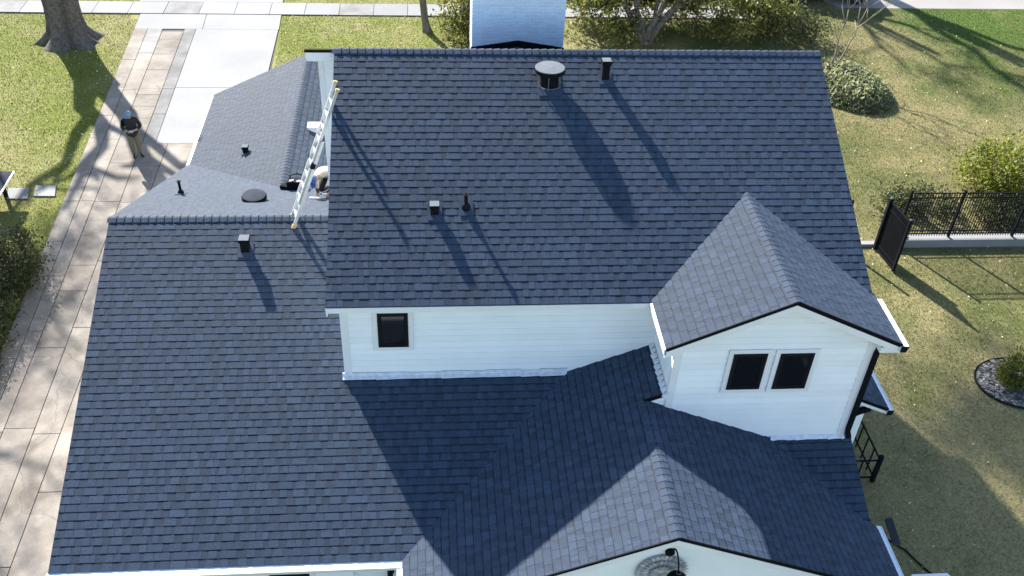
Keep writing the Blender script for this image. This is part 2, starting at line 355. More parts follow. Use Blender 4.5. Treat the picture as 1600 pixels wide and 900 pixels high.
# long lower roof, camera side
vL = lambda y: xD-(zD-zc(y))/sD
vR = lambda y: xD+(zD-zc(y))/sD
cC = math.hypot(1, sC)
def spC(v, a, b):
    y = yC-v/cC; o = []
    if y > yW: return [(0, xw+.02-xC0)]
    o.append((0, max(0, vL(y)+.05-xC0)))
    if y < yBw and y > -7.86: o.append((vR(y)-.06-xC0, xCR-xC0))
    elif y <= yW and y > yBw: o.append((xBr-.02-xC0, xCR-xC0))
    return o
yCe = yC-wC; zCe = zc(yCe)
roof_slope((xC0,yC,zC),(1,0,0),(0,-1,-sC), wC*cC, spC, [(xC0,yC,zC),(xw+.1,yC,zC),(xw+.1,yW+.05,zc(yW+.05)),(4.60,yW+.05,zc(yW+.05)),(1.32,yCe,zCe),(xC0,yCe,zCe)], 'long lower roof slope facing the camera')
d = MB(); N_ = Vector((0,-sC,1)).normalized()
d.prism([Vector(q)-N_*.004 for q in [(xCR,yW,zc(yW)),(xCR,-7.86,zc(-7.86)),(9.9,-7.86,zc(-7.86)),(7.2,yW,zc(yW))]], -N_*.075, .8); d.build('roof_deck', 'shingle', roofs[-1][0])
# back slope of the lower roof
zcb = lambda y: zC-sC*(y-yC)
def spCb(v, a, b):
    y = yC+v/cC; z = zcb(y); hi = (xw+.02 if y < .22 else -.37)
    if z > zF: return [(0, hi-xC0)]
    x1 = xF-(zF-z)/sF; x2 = xF+(zF-z)/sF
    return [(0, max(0,x1+.05-xC0)), (x2-.05-xC0, max(x2-.05, hi)-xC0)]
wCb = 6.60
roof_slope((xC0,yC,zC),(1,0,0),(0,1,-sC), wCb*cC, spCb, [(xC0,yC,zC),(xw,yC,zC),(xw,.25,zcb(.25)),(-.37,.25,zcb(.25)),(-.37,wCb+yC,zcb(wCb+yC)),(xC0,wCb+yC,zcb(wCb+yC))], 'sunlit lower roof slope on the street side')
# street-side wing
cF = math.hypot(1, sF); yvF = lambda dd: yC+(zC-zF+sF*dd)/sC
for sg, hh, lb in ((-1,hF,'sunlit left slope of the street side wing'), (1,1.42,'narrow right slope of the street side wing')):
    roof_slope((xF,yFf,zF),(0,-1,0),(sg,0,-sF), hh*cF, lambda v,a,b: [(0, yFf-yvF(v/cF)+.05)],
               [(xF,yFf,zF),(xF,yvF(0),zF),(xF+sg*hh,yvF(hh),zF-sF*hh),(xF+sg*hh,yFf,zF-sF*hh)], lb)
# lower front gable
cD = math.hypot(1, sD)
def spDl(v, a, b):
    dd = v/cD; z = zD-sD*dd
    if dd < 0: return [(yBw-yDf, yW-yDf)]
    y = yC-(zC-z)/sC
    return [(0, min(y, yW)-yDf+.05)]
hDl = (zD-zCe)/sD
roof_slope((xD,yDf,zD),(0,1,0),(-1,0,-sD), hDl*cD, spDl, [(xD,yDf,zD),(xD,yBw,zD),(xBl,yBw,zD+sD*(xBl-xD)),(xBl,yW,zD+sD*(xBl-xD)),(xD-(zD-zc(yW))/sD,yW,zc(yW)),(xD-hDl,yCe,zCe),(xD-hDl,yDf,zCe)],
           'left slope of the lower front gable', v0=-.471)
def spDr(v, a, b):
    z = zD-sD*v/cD; y = yC-(zC-z)/sC
    return [(0, min(y, yBw)-yDf+.05)]
hDr = xDR-xD
roof_slope((xD,yDf,zD),(0,1,0),(1,0,-sD), hDr*cD, spDr, [(xD,yDf,zD),(xD,yBw,zD),(vR(yBw),yBw,zc(yBw)),(xDR,-7.95,zD-sD*hDr),(xDR,yDf,zD-sD*hDr)], 'right slope of the lower front gable')
# small side wing beyond the dormer
roof_slope((10.1,-4.8,3.64),(0,1,0),(1,0,-.46), 1.81*math.hypot(1,.46), lambda v,a,b: [(0,6.)], [(10.1,-4.8,3.64),(10.1,1.2,3.64),(11.91,1.2,2.807),(11.91,-4.8,2.807)], 'small low roof slope on the right side of the house')

# 300 nearest tabs are objects, the rest one field per slope
def seen(P):
    dlt = P-CAM; wv = dlt.dot(_f); x = 1516.53*dlt.dot(_r2)/wv; y = 1516.53*dlt.dot(_u2)/wv
    return abs(x) < 795 and abs(y) < 445
vis = sorted((i for i, t in enumerate(TABS) if t[5] >= .10 and seen(t[1])), key=lambda i: (TABS[i][1]-CAM).length)[:290]
# keep clear of the tabs that a wall hides
vis = set(vis); CACHE = {}; fields = {r.name: l for r, l in roofs}
for i, (ro, P, U, V, N, wd, e, sh) in enumerate(TABS):
    e5 = round(e, 3)
    if i in vis:
        k = (wd, e5, sh)
        if k not in CACHE:
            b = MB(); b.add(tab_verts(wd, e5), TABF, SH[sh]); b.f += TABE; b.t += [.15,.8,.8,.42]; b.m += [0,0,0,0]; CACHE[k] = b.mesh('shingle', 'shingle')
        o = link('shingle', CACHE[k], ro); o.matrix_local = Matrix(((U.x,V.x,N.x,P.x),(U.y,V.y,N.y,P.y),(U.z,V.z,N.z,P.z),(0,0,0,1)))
    else:
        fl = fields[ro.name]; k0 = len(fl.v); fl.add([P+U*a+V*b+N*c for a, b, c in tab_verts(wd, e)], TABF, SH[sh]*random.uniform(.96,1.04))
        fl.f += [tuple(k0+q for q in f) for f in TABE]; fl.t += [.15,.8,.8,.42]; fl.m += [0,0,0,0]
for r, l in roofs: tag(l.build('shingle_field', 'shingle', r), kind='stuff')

# ridge caps: bent pieces lapped along a ridge
def ridge(parent, a, b, s1, s2, step=.15, wd=.135, lift=1.):
    """a to b along the ridge; s1, s2 = downslope directions on either side"""
    a, b = Vector(a), Vector(b); D = (b-a).normalized(); L = (b-a).length; s1 = Vector(s1).normalized(); s2 = Vector(s2).normalized(); up = Vector((0,0,1))
    n = max(1, round(L/step)); st = L/n; protos = []
    for j in range(4):
        m = MB(); rows = []
        for u, h in ((-.03,.010), (st-.003,.010+.009*lift)):
            rows.append([D*u+s1*wd+up*(h-.002), D*u+s1*wd*.22+up*(h+.002), D*u+s2*wd*.22+up*(h+.002), D*u+s2*wd+up*(h-.002)])
        low = [q-up*.011*lift for q in rows[1]]
        m.add(rows[0]+rows[1]+low, [(0,1,5,4),(1,2,6,5),(2,3,7,6),(4,5,9,8),(5,6,10,9),(6,7,11,10)], (.86,.97,1.06,1.18)[j]); protos.append(m.mesh('ridge_cap', 'shingle'))
    for i in range(n):
        o = link('ridge_cap', random.choice(protos), parent); o.location = a+D*(st*i)
R_ = [r for r, l in roofs]
ridge(R_[0], (-.02,0,zA), (xA1+.01,0,zA), (0,-1,-sA), (0,1,-sA), .165, .14, 2.)
ridge(R_[1], (xB,yb+.05,zB), (xB,yBf-.01,zB), (-1,0,-sB), (1,0,-sB), .15)
ridge(R_[3], (xC0-.01,yC,zC), (xw,yC,zC), (0,-1,-sC), (0,1,-sC), .165, .14, 1.8)
ridge(R_[5], (xF,yFf,zF), (xF,yvF(0)-.1,zF), (-1,0,-sF), (1,0,-sF), .15)
ridge(R_[7], (xD,yBw-.02,zD), (xD,yDf-.01,zD), (-1,0,-sD), (1,0,-sD), .15)

# walls --------------------------------------------------------------
def wall(label, build_core, boards):
    m = MB(); build_core(m); o = m.build('wall', 'white', house); o['label'] = label
    for bmb in boards: bmb.build('siding_board', 'white', o)
    return o
def lap_front(y, zlo, zhi, xr, step=.155):
    """boards on a wall facing -y; xr(z0,z1) gives the x range of one board"""
    out = []; z = zlo
    while z < zhi:
        z1 = min(z+step, zhi); x0, x1, x2, x3 = xr(z, z1)
        if x1-x0 > .03 or x3-x2 > .03:
            m = MB(); t = random.uniform(.95, 1.03)
            m.add([(x0,y-.027,z),(x1,y-.027,z),(x3,y-.009,z1-.020),(x2,y-.009,z1-.020),(x0,y,z),(x1,y,z),(x3,y,z1-.020),(x2,y,z1-.020)],
                  [(0,1,2,3),(0,4,5,1),(0,3,7,4),(1,5,6,2),(3,2,6,7)], t); out.append(m)
        z += step
    return out
def core_A(m): m.prism([(xw,yW,0),(xw,yW,Ze+.02),(xw,-.2,zA-.2),(xw,4.9,Ze),(xw,4.9,0)], (10.2-xw,0,0))
wallA = wall('white lap siding wall under the upper eave', core_A, lap_front(yW, 3.72, Ze-.02, lambda a, b: (xw+.11, xBl, xw+.11, xBl)))
def core_R(m): m.prism([(-.37,.25,0),(-.37,.25,zA-.22),(-.37,4.9,Ze-.05),(-.37,4.9,0)], (xw+.36,0,0))
wall('narrow white wall beside the ladder', core_R, [])
def core_B(m): m.prism([(xBl,yBw,0),(xBr,yBw,0),(xBr,yBw,zBe+.04),(xB,yBw,zB-.16),(xBl,yBw,zBe+.04)], (0,3,0))
def xrB(a, b):
    def hw(z): return xBr-xB-.0 if z < zBe+.06 else max(0, (zB-.1-z)/sB)
    return (max(xBl+.1,xB-hw(a)), min(xBr-.1,xB+hw(a)), max(xBl+.1,xB-hw(b)), min(xBr-.1,xB+hw(b)))
wallB = wall('white gable wall with two dark windows', core_B, lap_front(yBw, 3.55, zB-.2, xrB))
for k in range(14):     # dormer's left side wall
    m = MB(); z = 4.6+.155*k
    if z > zBe-.1: break
    m.add([(xBl-.015,yBw+.06,z),(xBl-.015,yW,z),(xBl-.004,yW,z+.16),(xBl-.004,yBw+.06,z+.16)], [(0,1,2,3)], random.uniform(.98,1.02)); m.build('siding_board', 'white', wallB)
def core_D(m): m.prism([(xD-hDl+.35,yDf+.35,0),(xDR-.35,yDf+.35,0),(xDR-.35,yDf+.35,zD-sD*(hDr-.35)-.06),(xD,yDf+.35,zD-.1),(xD-hDl+.35,yDf+.35,zD-sD*(hDl-.35)-.06)], (0,3.5,0))
wallD = wall('white front gable wall with the gooseneck lamp', core_D, [])
def core_C(m): m.prism([(xC0+.18,yCe+.45,0),(xC0+.18,yCe+.45,zCe+.1),(xC0+.18,yC,zC-.12),(xC0+.18,yC+6.1,zcb(yC+6.1)-.1),(xC0+.18,yC+6.1,0)], (5.1,0,0))
wallC = wall('white ground-floor wall under the long gutter', core_C, [])
m = MB(); m.box(.2,10.1,yCe+.6,yW+.1,0,zCe-.1); m.build('wall', 'white', house)
m = MB(); m.prism([(xF-hF+.35,yFf-.3,0),(xF+1.4,yFf-.3,0),(xF+1.4,yFf-.3,zF-sF*1.4-.1),(xF,yFf-.3,zF-.1),(xF-hF+.35,yFf-.3,zF-sF*(hF-.35)-.1)], (0,-7,0)); m.build('wall', 'white', house)
m = MB(); m.prism([(10.05,-4.55,0),(11.55,-4.55,0),(11.55,-4.55,2.88),(10.05,-4.55,3.55)], (0,5.6,0)); m.build('wall', 'white', house)

def part(name, mat, fn, parent=house, label=None, smooth=False):
    m = MB(); fn(m); o = m.build(name, mat, parent, smooth)
    if label: o['label'] = label
    return o
# corner boards
part('corner_board', 'trim', lambda m: m.box(xw-.02,xw+.13,yW-.028,yW,3.7,Ze-.05))
part('corner_board', 'trim', lambda m: m.box(xBl-.022,xBl+.12,yBw-.028,yBw+.06,4.0,zBe+.02))
part('corner_board', 'trim', lambda m: m.box(xBr-.14,xBr+.02,yBw-.028,yBw,3.2,zBe+.02))
part('corner_board', 'trim', lambda m: m.box(-.39,-.28,.228,.26,4.4,zA-.2))
# eave and rake boards, soffits, drip edges
def rake(y, x0, z0, x1, z1, h=.17, drip=True):
    """board along a rake on a wall facing -y, from eave (x0,z0) to ridge (x1,z1) (tops)"""
    part('rake_board', 'trim', lambda m: m.prism([(x0,y,z0-.05),(x1,y,z1-.05),(x1,y,z1-.05-h),(x0,y,z0-.05-h)], (0,.03,0)))
    if drip: part('drip_edge', 'black', lambda m: m.prism([(x0,y-.022,z0+.012),(x1,y-.022,z1+.012),(x1,y-.022,z1-.045),(x0,y-.022,z0-.045)], (0,.02,0)))
def soffit(P, h=.02): part('soffit', 'soffit', lambda m: m.prism(P, (0,0,-h)))
rake(yBf, xB-hB, zBe, xB, zB); rake(yBf, xB+hB, zBe, xB, zB)
rake(yDf, xD-hDl, zCe, xD, zD); rake(yDf, xDR, zD-sD*hDr, xD, zD)
rake(-4.8, 11.91, 2.807, 10.1, 3.64, .12)
for sg in (-1, 1):
    part('soffit', 'soffit', lambda m: m.prism([(xB+sg*hB,yBf+.03,zBe-.1),(xB,yBf+.03,zB-.1),(xB,yBw,zB-.1),(xB+sg*hB,yBw,zBe-.1)], (0,0,-.02)))
part('eave_return', 'trim', lambda m: m.box(xBr-.02,xB+hB-.02,yBf+.031,yBw+.1,zBe-.23,zBe-.1))
part('eave_return', 'trim', lambda m: m.box(xB-hB+.02,xBl+.02,yBf+.031,yBw+.1,zBe-.2,zBe-.1))
part('fascia', 'trim', lambda m: m.box(0,xB-hB-.02,-wA+.005,-wA+.03,Ze-.15,Ze-.03))
soffit([(0,-wA+.03,Ze-.13),(xBl,-wA+.03,Ze-.13),(xBl,yW,Ze-.13),(0,yW,Ze-.13)])
part('rake_board', 'trim', lambda m: m.prism([(.0,-.02,zA-.09),(.0,-wA+.03,Ze-.09),(.0,-wA+.03,Ze-.24),(.0,-.02,zA-.24)], (.03,0,0)))
part('rake_board', 'trim', lambda m: m.prism([(xA1-.03,-.02,zA-.09),(xA1-.03,-wA+.03,Ze-.09),(xA1-.03,-wA+.03,Ze-.24),(xA1-.03,-.02,zA-.24)], (.03,0,0)))
part('fascia', 'trim', lambda m: m.box(-.59,.0,-.03,.0,zA-.27,zA-.07), label='white fascia at the high end of the back slope')
part('drip_edge', 'black', lambda m: m.box(-.62,.0,-.045,.01,zA-.068,zA-.008))
soffit([(-.6,0,zA-.2),(.2,0,zA-.2),(.2,.25,zA-.2),(-.6,.25,zA-.2)])
part('rake_board', 'trim', lambda m: m.prism([(xC0+.01,yCe,zCe-.08),(xC0+.01,yC,zC-.08),(xC0+.01,yC,zC-.24),(xC0+.01,yCe,zCe-.24)], (.03,0,0)))
part('rake_board', 'trim', lambda m: m.prism([(xC0+.01,yC+wCb,zcb(yC+wCb)-.08),(xC0+.01,yC,zC-.08),(xC0+.01,yC,zC-.24),(xC0+.01,yC+wCb,zcb(yC+wCb)-.24)], (.03,0,0)))
part('rake_board', 'trim', lambda m: m.prism([(xF-hF,yFf-.03,zF-sF*hF-.08),(xF,yFf-.03,zF-.08),(xF,yFf-.03,zF-.24),(xF-hF,yFf-.03,zF-sF*hF-.24)], (0,.03,0)))
part('rake_board', 'black', lambda m: m.prism([(xCR-.02,yBw,zc(yBw)-.02),(xCR-.02,-7.86,zc(-7.86)-.02),(xCR-.02,-7.86,zc(-7.86)-.2),(xCR-.02,yBw,zc(yBw)-.2)], (.03,0,0)))
# gutters: trough, lip and guard
def gutter(a, b, out, label=None, wd=.13, guard='guard', body='trim', endcap=True, z=-.03):
    a, b, out = Vector(a), Vector(b), Vector(out).normalized(); D = (b-a).normalized(); L = (b-a).length
    m = MB(); up = Vector((0,0,1))
    sec = [(0,z),(0,z-.12),(wd*.75,z-.12),(wd,z-.02),(wd,z+.012),(wd-.014,z+.012),(wd-.016,z-.015)]
    m.prism([a+out*q+up*h for q, h in sec], D*L)
    o = m.build('gutter', body, house)
    if label: o['label'] = label
    gmb = MB(); gmb.prism([a+out*.004+up*(z+.022), a+out*(wd-.016)+up*(z+.002), a+out*(wd-.016)+up*(z-.004), a+out*.004+up*(z+.016)], D*L); gmb.build('gutter_guard', guard, o)
    if endcap:
        k = MB(); k.prism([a-D*.008+out*q+up*h for q, h in ((-.01,z+.005),(-.01,z-.125),(wd*.78,z-.125),(wd+.004,z-.02),(wd+.004,z+.005))], -D*.012); k.build('end_cap', 'black', o)
    return o
gutter((xC0-.03,yCe+.01,zCe-.0), (xD-hDl-.01,yCe+.01,zCe), (0,-1,0), 'long white gutter with mesh guard on the lower eave', .15, endcap=False)
gutter((xB+hB-.02,yBf-.03,zBe), (xB+hB-.02,-wA-.0,zBe), (1,0,0), 'white gutter on the right eave of the upper gable')
gutter((xB-hB+.02,yBf+.0,zBe), (xB-hB+.02,-wA-.02,zBe), (-1,0,0), None, .05, endcap=False)
gutter((xDR-.02,yDf,zD-sD*hDr), (xDR-.02,-7.92,zD-sD*hDr), (1,0,0), 'white gutter on the right eave of the lower gable')
gutter((xD-hDl+.02,yDf,zCe), (xD-hDl+.02,yCe-.17,zCe), (-1,0,0), None, .12, endcap=False)
gutter((11.89,-4.83,2.81), (11.89,1.2,2.81), (1,0,0), 'white gutter on the low side wing')
gutter((xF-hF+.02,yFf,zF-sF*hF), (xF-hF+.02,5.3,zF-sF*hF), (-1,0,0), None, .11, endcap=False)
# downspouts
def downspout(pts, wd=.085, label=None, mat='black'):
    def fn(m):
        for a, b in zip(pts, pts[1:]): m.bar(a, b, wd, wd*.8, (0.01,1,0.02))
    part('downspout', mat, fn, label=label)
downspout([(10.45,-6.3,zBe-.16),(10.2,-6.33,zBe-.3),(10.165,-6.33,zBe-.4),(10.165,-6.33,zc(yBw)+.2),(10.2,-6.4,zc(yBw)+.06)], .09, 'black downspout at the dormer corner')
downspout([(11.6,-4.62,2.66),(11.35,-4.62,2.55),(11.0,-4.6,2.3),(10.98,-4.6,.2)], .12, 'black downspout under the low side wing')
downspout([(1.15,yCe-.12,zCe-.15),(1.12,yCe+.1,zCe-.3),(1.08,yCe+.4,zCe-.45),(1.08,yCe+.4,.2)], .1)
downspout([(xF-hF-.12,6.5,2.8),(xF-hF-.1,6.5,.1)], .07, mat='greym')
part('wall_panel', 'slate', lambda m: m.obox((10.84,-7.9,2.62),(1,0,0),(.1,1,0),(0,0,1),.07,.30,.03), label='dark panel beside the lower right gutter')
# windows
def window(x0, x1, z0, z1, y, label):
    fw = .05; wnd = MB()
    wnd.box(x0,x1,y-.045,y-.02,z0,z0+fw); wnd.box(x0,x1,y-.045,y-.02,z1-fw,z1); wnd.box(x0,x0+fw,y-.045,y-.02,z0+fw,z1-fw); wnd.box(x1-fw,x1,y-.045,y-.02,z0+fw,z1-fw)
    o = wnd.build('window', 'frame', house); o['label'] = label
    t = MB(); tw = .09
    t.box(x0-tw,x1+tw,y-.032,y-.012,z1+.001,z1+tw); t.box(x0-tw,x1+tw,y-.036,y-.012,z0-tw,z0-.001); t.box(x0-tw,x0-.001,y-.032,y-.012,z0,z1); t.box(x1+.001,x1+tw,y-.032,y-.012,z0,z1)
    t.build('window_trim', 'trim', o)
    s = MB(); s.box(x0+fw,x1-fw,y-.032,y-.021,z0+fw,z0+fw+.03); s.box(x0+fw,x1-fw,y-.032,y-.021,z1-fw-.03,z1-fw); s.box(x0+fw,x0+fw+.03,y-.032,y-.021,z0+fw+.03,z1-fw-.03); s.box(x1-fw-.03,x1-fw,y-.032,y-.021,z0+fw+.03,z1-fw-.03); s.build('sash', 'frame', o)
    p = MB(); p.box(x0+fw,x1-fw,y-.0215,y-.0185,z0+fw,z1-fw); p.build('pane', 'glass', o)
window(.905,1.49,5.02,5.88,yW-.02,'single dark window under the upper eave')
window(7.46,8.10,5.055,5.96,yBw-.02,'left dark window of the gable'); window(8.345,8.99,5.045,5.95,yBw-.02,'right dark window of the gable')
window(-1.2,-.45,1.2,2.35,yCe+.45,'dark window under the long gutter')
window(5.2,6.7,.9,2.2,yDf+.35,'front gable window')
# flashing where walls meet roofs
def flash():
    m = MB(); x = xw-.06
    while x < vL(yW)-.02:
        wd = random.uniform(.35,.7); x1 = min(x+wd, vL(yW)-.01); h = random.uniform(.05,.085)
        m.prism([(x,yW-.03,zc(yW-.03)+.02),(x1,yW-.03,zc(yW-.03)+.02),(x1,yW-.03,zc(yW)+.02+h),(x,yW-.03,zc(yW)+.02+h)], (0,.012,0), random.uniform(.8,1.1))
        m.prism([(x,yW-.1-random.uniform(0,.02),zc(yW-.1)+.018),(x1,yW-.1,zc(yW-.1)+.018),(x1,yW-.02,zc(yW-.02)+.022),(x,yW-.02,zc(yW-.02)+.022)], (0,0,.006), random.uniform(.8,1.1)); x = x1
    m.build('flashing', 'flash', wallA)
    m = MB(); x = vR(yBw)
    while x < xBr+.02:
        x1 = min(x+random.uniform(.12,.3), xBr+.03)
        m.prism([(x,yBw-.07-random.uniform(0,.03),zc(yBw-.08)+.02),(x1,yBw-.08,zc(yBw-.08)+.02),(x1,yBw-.02,zc(yBw)+.05),(x,yBw-.02,zc(yBw)+.05)], (0,0,.008), random.uniform(.8,1.1)); x = x1
    m.build('flashing', 'flash', wallB)
    m = MB(); y = yW; zz = zD+sD*(xBl-xD)
    while y > yBw-.02:
        y1 = y-.157; zo = zz-.03
        m.prism([(xBl-.10-random.uniform(0,.03),y,zo+.01-.03),(xBl-.10,y1+.01,zo+.01-.03),(xBl-.016,y1+.01,zo+.1),(xBl-.016,y,zo+.06)], (-.004,0,.01), random.uniform(.8,1.1)); y = y1
    m.build('flashing', 'flash', wallB)
    # thin black closure along the little cheek above the front gable ridge
    m = MB(); m.bar((xD-.03,yBw-.015,zD+.0),(xBl+.03,yBw-.015,zD+sD*(xBl-xD)+.02),.03,.025,(0,1,0)); m.build('drip_edge','black',house)
flash()
part('cheek_wall', 'white', lambda m: m.prism([(xD-.02,yBw,3.4),(xBl+.02,yBw,3.4),(xBl+.02,yBw,zD+sD*(xBl-xD)-.01),(xD-.02,yBw,zD-.03)], (0,.05,0)))

# roof vents and pipes ---------------------------------------------------
onA = lambda x, y: zA+sA*y
def base_plate(P, x, y, zf, sl, hw, sgn=1):
    m = MB(); m.prism([(x-hw,y-hw*1.2,zf(y-hw*1.2)+.016),(x+hw,y-hw*1.2,zf(y-hw*1.2)+.016),(x+hw,y+hw,zf(y+hw)+.016),(x-hw,y+hw,zf(y+hw)+.016)], (0,0,.006)); m.build('base_flange', 'shingle', P)
def turbine(x, y, z):
    m = MB(); m.lathe([(.195,-.18),(.195,.27)], (x,y,z), 28)
    v = m.build('attic_vent', 'blackm', house); v['label'] = 'large round attic vent with pale flat lid'
    c = MB(); c.lathe([(.30,.265),(.318,.275),(.318,.342),(.308,.352)], (x,y,z), 32); c.build('lid_rim', 'blackm', v)
    t = MB(); t.lathe([(.312,.352),(.30,.362),(.05,.375)], (x,y,z), 32); t.build('lid', 'galv', v)
    for k in range(6):
        a = 2*math.pi*k/6+.35; q = MB(); q.bar((x+.245*math.cos(a),y+.245*math.sin(a),z-.08),(x+.245*math.cos(a),y+.245*math.sin(a),z+.27),.012); q.build('strut', 'greym', v)
    h = MB(); pts = [(x+.248*math.cos(2*math.pi*k/24),y+.248*math.sin(2*math.pi*k/24),z-.02) for k in range(25)]; h.tube(pts,.009,5); h.build('hoop', 'greym', v)
    base_plate(v, x, y, lambda q: onA(0,q), sA, .25)
turbine(4.449,-.764,8.575)
def box_vent(x, y, zf, h, sz, label, lid='galv', lid_h=.07, tall=False, yslope=.5):
    z = zf(y); m = MB(); s = sz*.40
    m.box(x-s,x+s,y-s,y+s,z-.1,z+h-lid_h*.5); v = m.build('roof_vent', 'blackm', house); v['label'] = label
    c = MB(); c.box(x-sz/2,x+sz/2,y-sz/2,y+sz/2,z+h-lid_h,z+h); c.build('hood', 'black', v)
    t = MB(); t.box(x-sz/2+.004,x+sz/2-.004,y-sz/2+.004,y+sz/2-.004,z+h+.0005,z+h+.006); t.build('hood_top', lid, v)
    base_plate(v, x, y, zf, .5, sz*.75)
box_vent(5.635,-.63,lambda y: onA(0,y),.40,.19,'slim square flue vent near the upper ridge', lid_h=.10)
box_vent(2.027,-3.48,lambda y: onA(0,y),.20,.19,'small square box vent with pale top on the upper roof')
box_vent(-1.98,-2.12,zc,.31,.22,'square box vent below the lower ridge')
box_vent(-3.11,4.6,lambda y: zF-sF*(xF+3.11)*1.0,.20,.17,'tiny box vent on the sunlit wing')
def pipe(x, y, zf, h, r, label, cone=True):
    z = zf(y); m = MB(); m.lathe([(r,-.1),(r,h-.02),(r*1.5,h-.018),(r*1.5,h),(r*.7,h),(r*.7,h-.05)], (x,y,z), 14); v = m.build('vent_pipe', 'blackm', house, False); v['label'] = label
    if cone:
        c = MB(); c.lathe([(r*2.5,-.02),(r*2.3,.06),(r*1.3,.11),(r*1.05,.12)], (x,y,z), 16); c.build('pipe_collar', 'frame', v, True)
    base_plate(v, x, y, zf, .5, r*3.8)
pipe(2.636,-3.40,lambda y: onA(0,y),.32,.036,'black vent pipe with grey collar on the upper roof')
pipe(-4.05,1.14,zcb,.36,.032,'thin black vent pipe on the sunlit lower roof')
m = MB(); m.lathe([(.24,-.12),(.26,.05),(.29,.055),(.29,.115),(.27,.15)], (-2.16,.34,zcb(.34)), 28); v = m.build('attic_vent', 'black', house, False); v['label'] = 'low round black vent on the sunlit lower roof'
m = MB(); m.lathe([(.27,.1505),(.22,.160),(.05,.164)], (-2.16,.34,zcb(.34)), 28); m.build('lid', 'slate', v)
m = MB(); zz = zF-sF*(-1.20-xF); m.box(-1.42,-1.10,5.05,5.33,zz-.15,zz+.17); v = m.build('roof_vent', 'paper', house); v['label'] = 'white box vent on the narrow right slope by the ladder'
m = MB(); m.box(-1.435,-1.085,5.035,5.345,zz+.1705,zz+.185); m.build('hood_top', 'paper', v)

# chimney ------------------------------------------------------------------
cx0, cx1, cy0, cy1, cz0, cz1 = 2.945, 5.095, 2.0, 2.9, 7.2, 9.85
m = MB(); m.box(cx0+.012,cx1-.012,cy0+.012,cy1-.012,cz0,cz1-.02); chim = m.build('chimney', 'mortar', house); chim['label'] = 'white painted brick chimney behind the upper ridge'
BL, BH, J = .205, .064, .013; rest = MB(); bk = []
for j in range(3):
    b = MB(); b.box(0,BL-J,0,.06,0,BH); bk.append(b.mesh('brick', 'brick'))
for j in range(3):
    for i, p in enumerate(bk[j].attributes['tone'].data): p.value = (.96,1.,1.04)[j]
r_ = 0; z = 7.90
while z < cz1-.05:
    x = cx0-(BL/2 if r_ % 2 else 0)
    while x < cx1:
        a, b = max(x,cx0), min(x+BL,cx1)
        if b-a > .05:
            if b-a > BL-.01 and z < 9.3 and z > 8.0:
                o = link('brick', random.choice(bk), chim); o.location = (a+J/2,cy0+random.uniform(-.0015,.0015),z)
            else: rest.box(a+J/2,b-J/2,cy0,cy0+.06,z,z+BH,random.uniform(.96,1.04))
            rest.box(a+J/2,b-J/2,cy1-.06,cy1,z,z+BH,random.uniform(.96,1.04))
        x += BL
    y = cy0+.061-(BL/2 if r_ % 2 else 0)
    while y < cy1-.061:
        a, b = max(y,cy0+.061), min(y+BL,cy1-.061)
        if b-a > .03:
            for xx in (cx0, cx1-.06): rest.box(xx,xx+.06,a+J/2,b-J/2,z,z+BH,random.uniform(.96,1.04))
        y += BL
    z += BH+J; r_ += 1
tag(rest.build('brickwork', 'brick', chim), kind='stuff')
m = MB(); m.box(cx0-.06,cx1+.06,cy0-.06,cy1+.06,cz1-.02,cz1+.1); m.build('chimney_cap', 'conc_grey', chim)
xm = (cx0+cx1)/2
m = MB(); m.prism([(cx0-.02,cy0-.012,7.6),(cx1+.02,cy0-.012,7.6),(cx1+.02,cy0-.012,8.09),(xm,cy0-.012,8.265),(cx0-.02,cy0-.012,8.09)], (0,-.012,0)); m.build('chimney_flashing', 'blackm', chim)
m = MB(); zz = lambda y: zA-sA*y
m.add([(cx0,cy0-.03,7.93),(cx1,cy0-.03,7.93),(xm,cy0-.03,8.11),(xm,1.62,zz(1.62)+.01)], [(0,2,3),(2,1,3)], .9); m.build('cricket', 'shingle', house)

# gooseneck lamp and round medallion on the front gable --------------------------
yl = yDf+.35
gl = thing('gooseneck_lamp', (6.02,yl,3.85), 'black gooseneck barn lamp on the lower front gable', 'wall lamp')
m = MB(); m.lathe([(.085,-.02),(.085,.02)], (0,0,0), 20); o = m.build('wall_plate', 'black', gl); o.matrix_local = ROOT[gl.name].inverted()@Matrix.Translation((6.0-.0,yl-.03,3.93))@Matrix.Rotation(math.pi/2,4,'X'); o.matrix_parent_inverse = ROOT[gl.name]
o.matrix_basis = Matrix.Translation((5.99,yl-.03,3.93))@Matrix.Rotation(math.pi/2,4,'X')
m = MB(); pts = []
for k in range(15):
    t = k/14; a = math.pi*(1.0*t); pts.append((6.0+.10*t, yl-.04-.30*(1-math.cos(a))/2*1.0, 3.93+.32*math.sin(a)-.22*t))
m.tube(pts,.014,8); m.build('arm', 'black', gl, True)
e_ = pts[-1]; m = MB(); m.lathe([(.045,.06),(.05,.0),(.17,-.10),(.19,-.15),(.18,-.15)], (e_[0],e_[1],e_[2]), 24); m.build('lamp_shade', 'black', gl, True)
m = MB(); m.tube([(e_[0]+.04*math.cos(k*.5236),e_[1]+.04*math.sin(k*.5236),e_[2]+.07) for k in range(13)],.006,5); m.build('shade_ring', 'greym', gl)
wr = thing('wall_medallion', (5.88,yl,3.45), 'round grey feathered medallion behind the gooseneck lamp', 'medallion')
m = MB(); c_ = Vector((5.90,yl-.02,3.40))
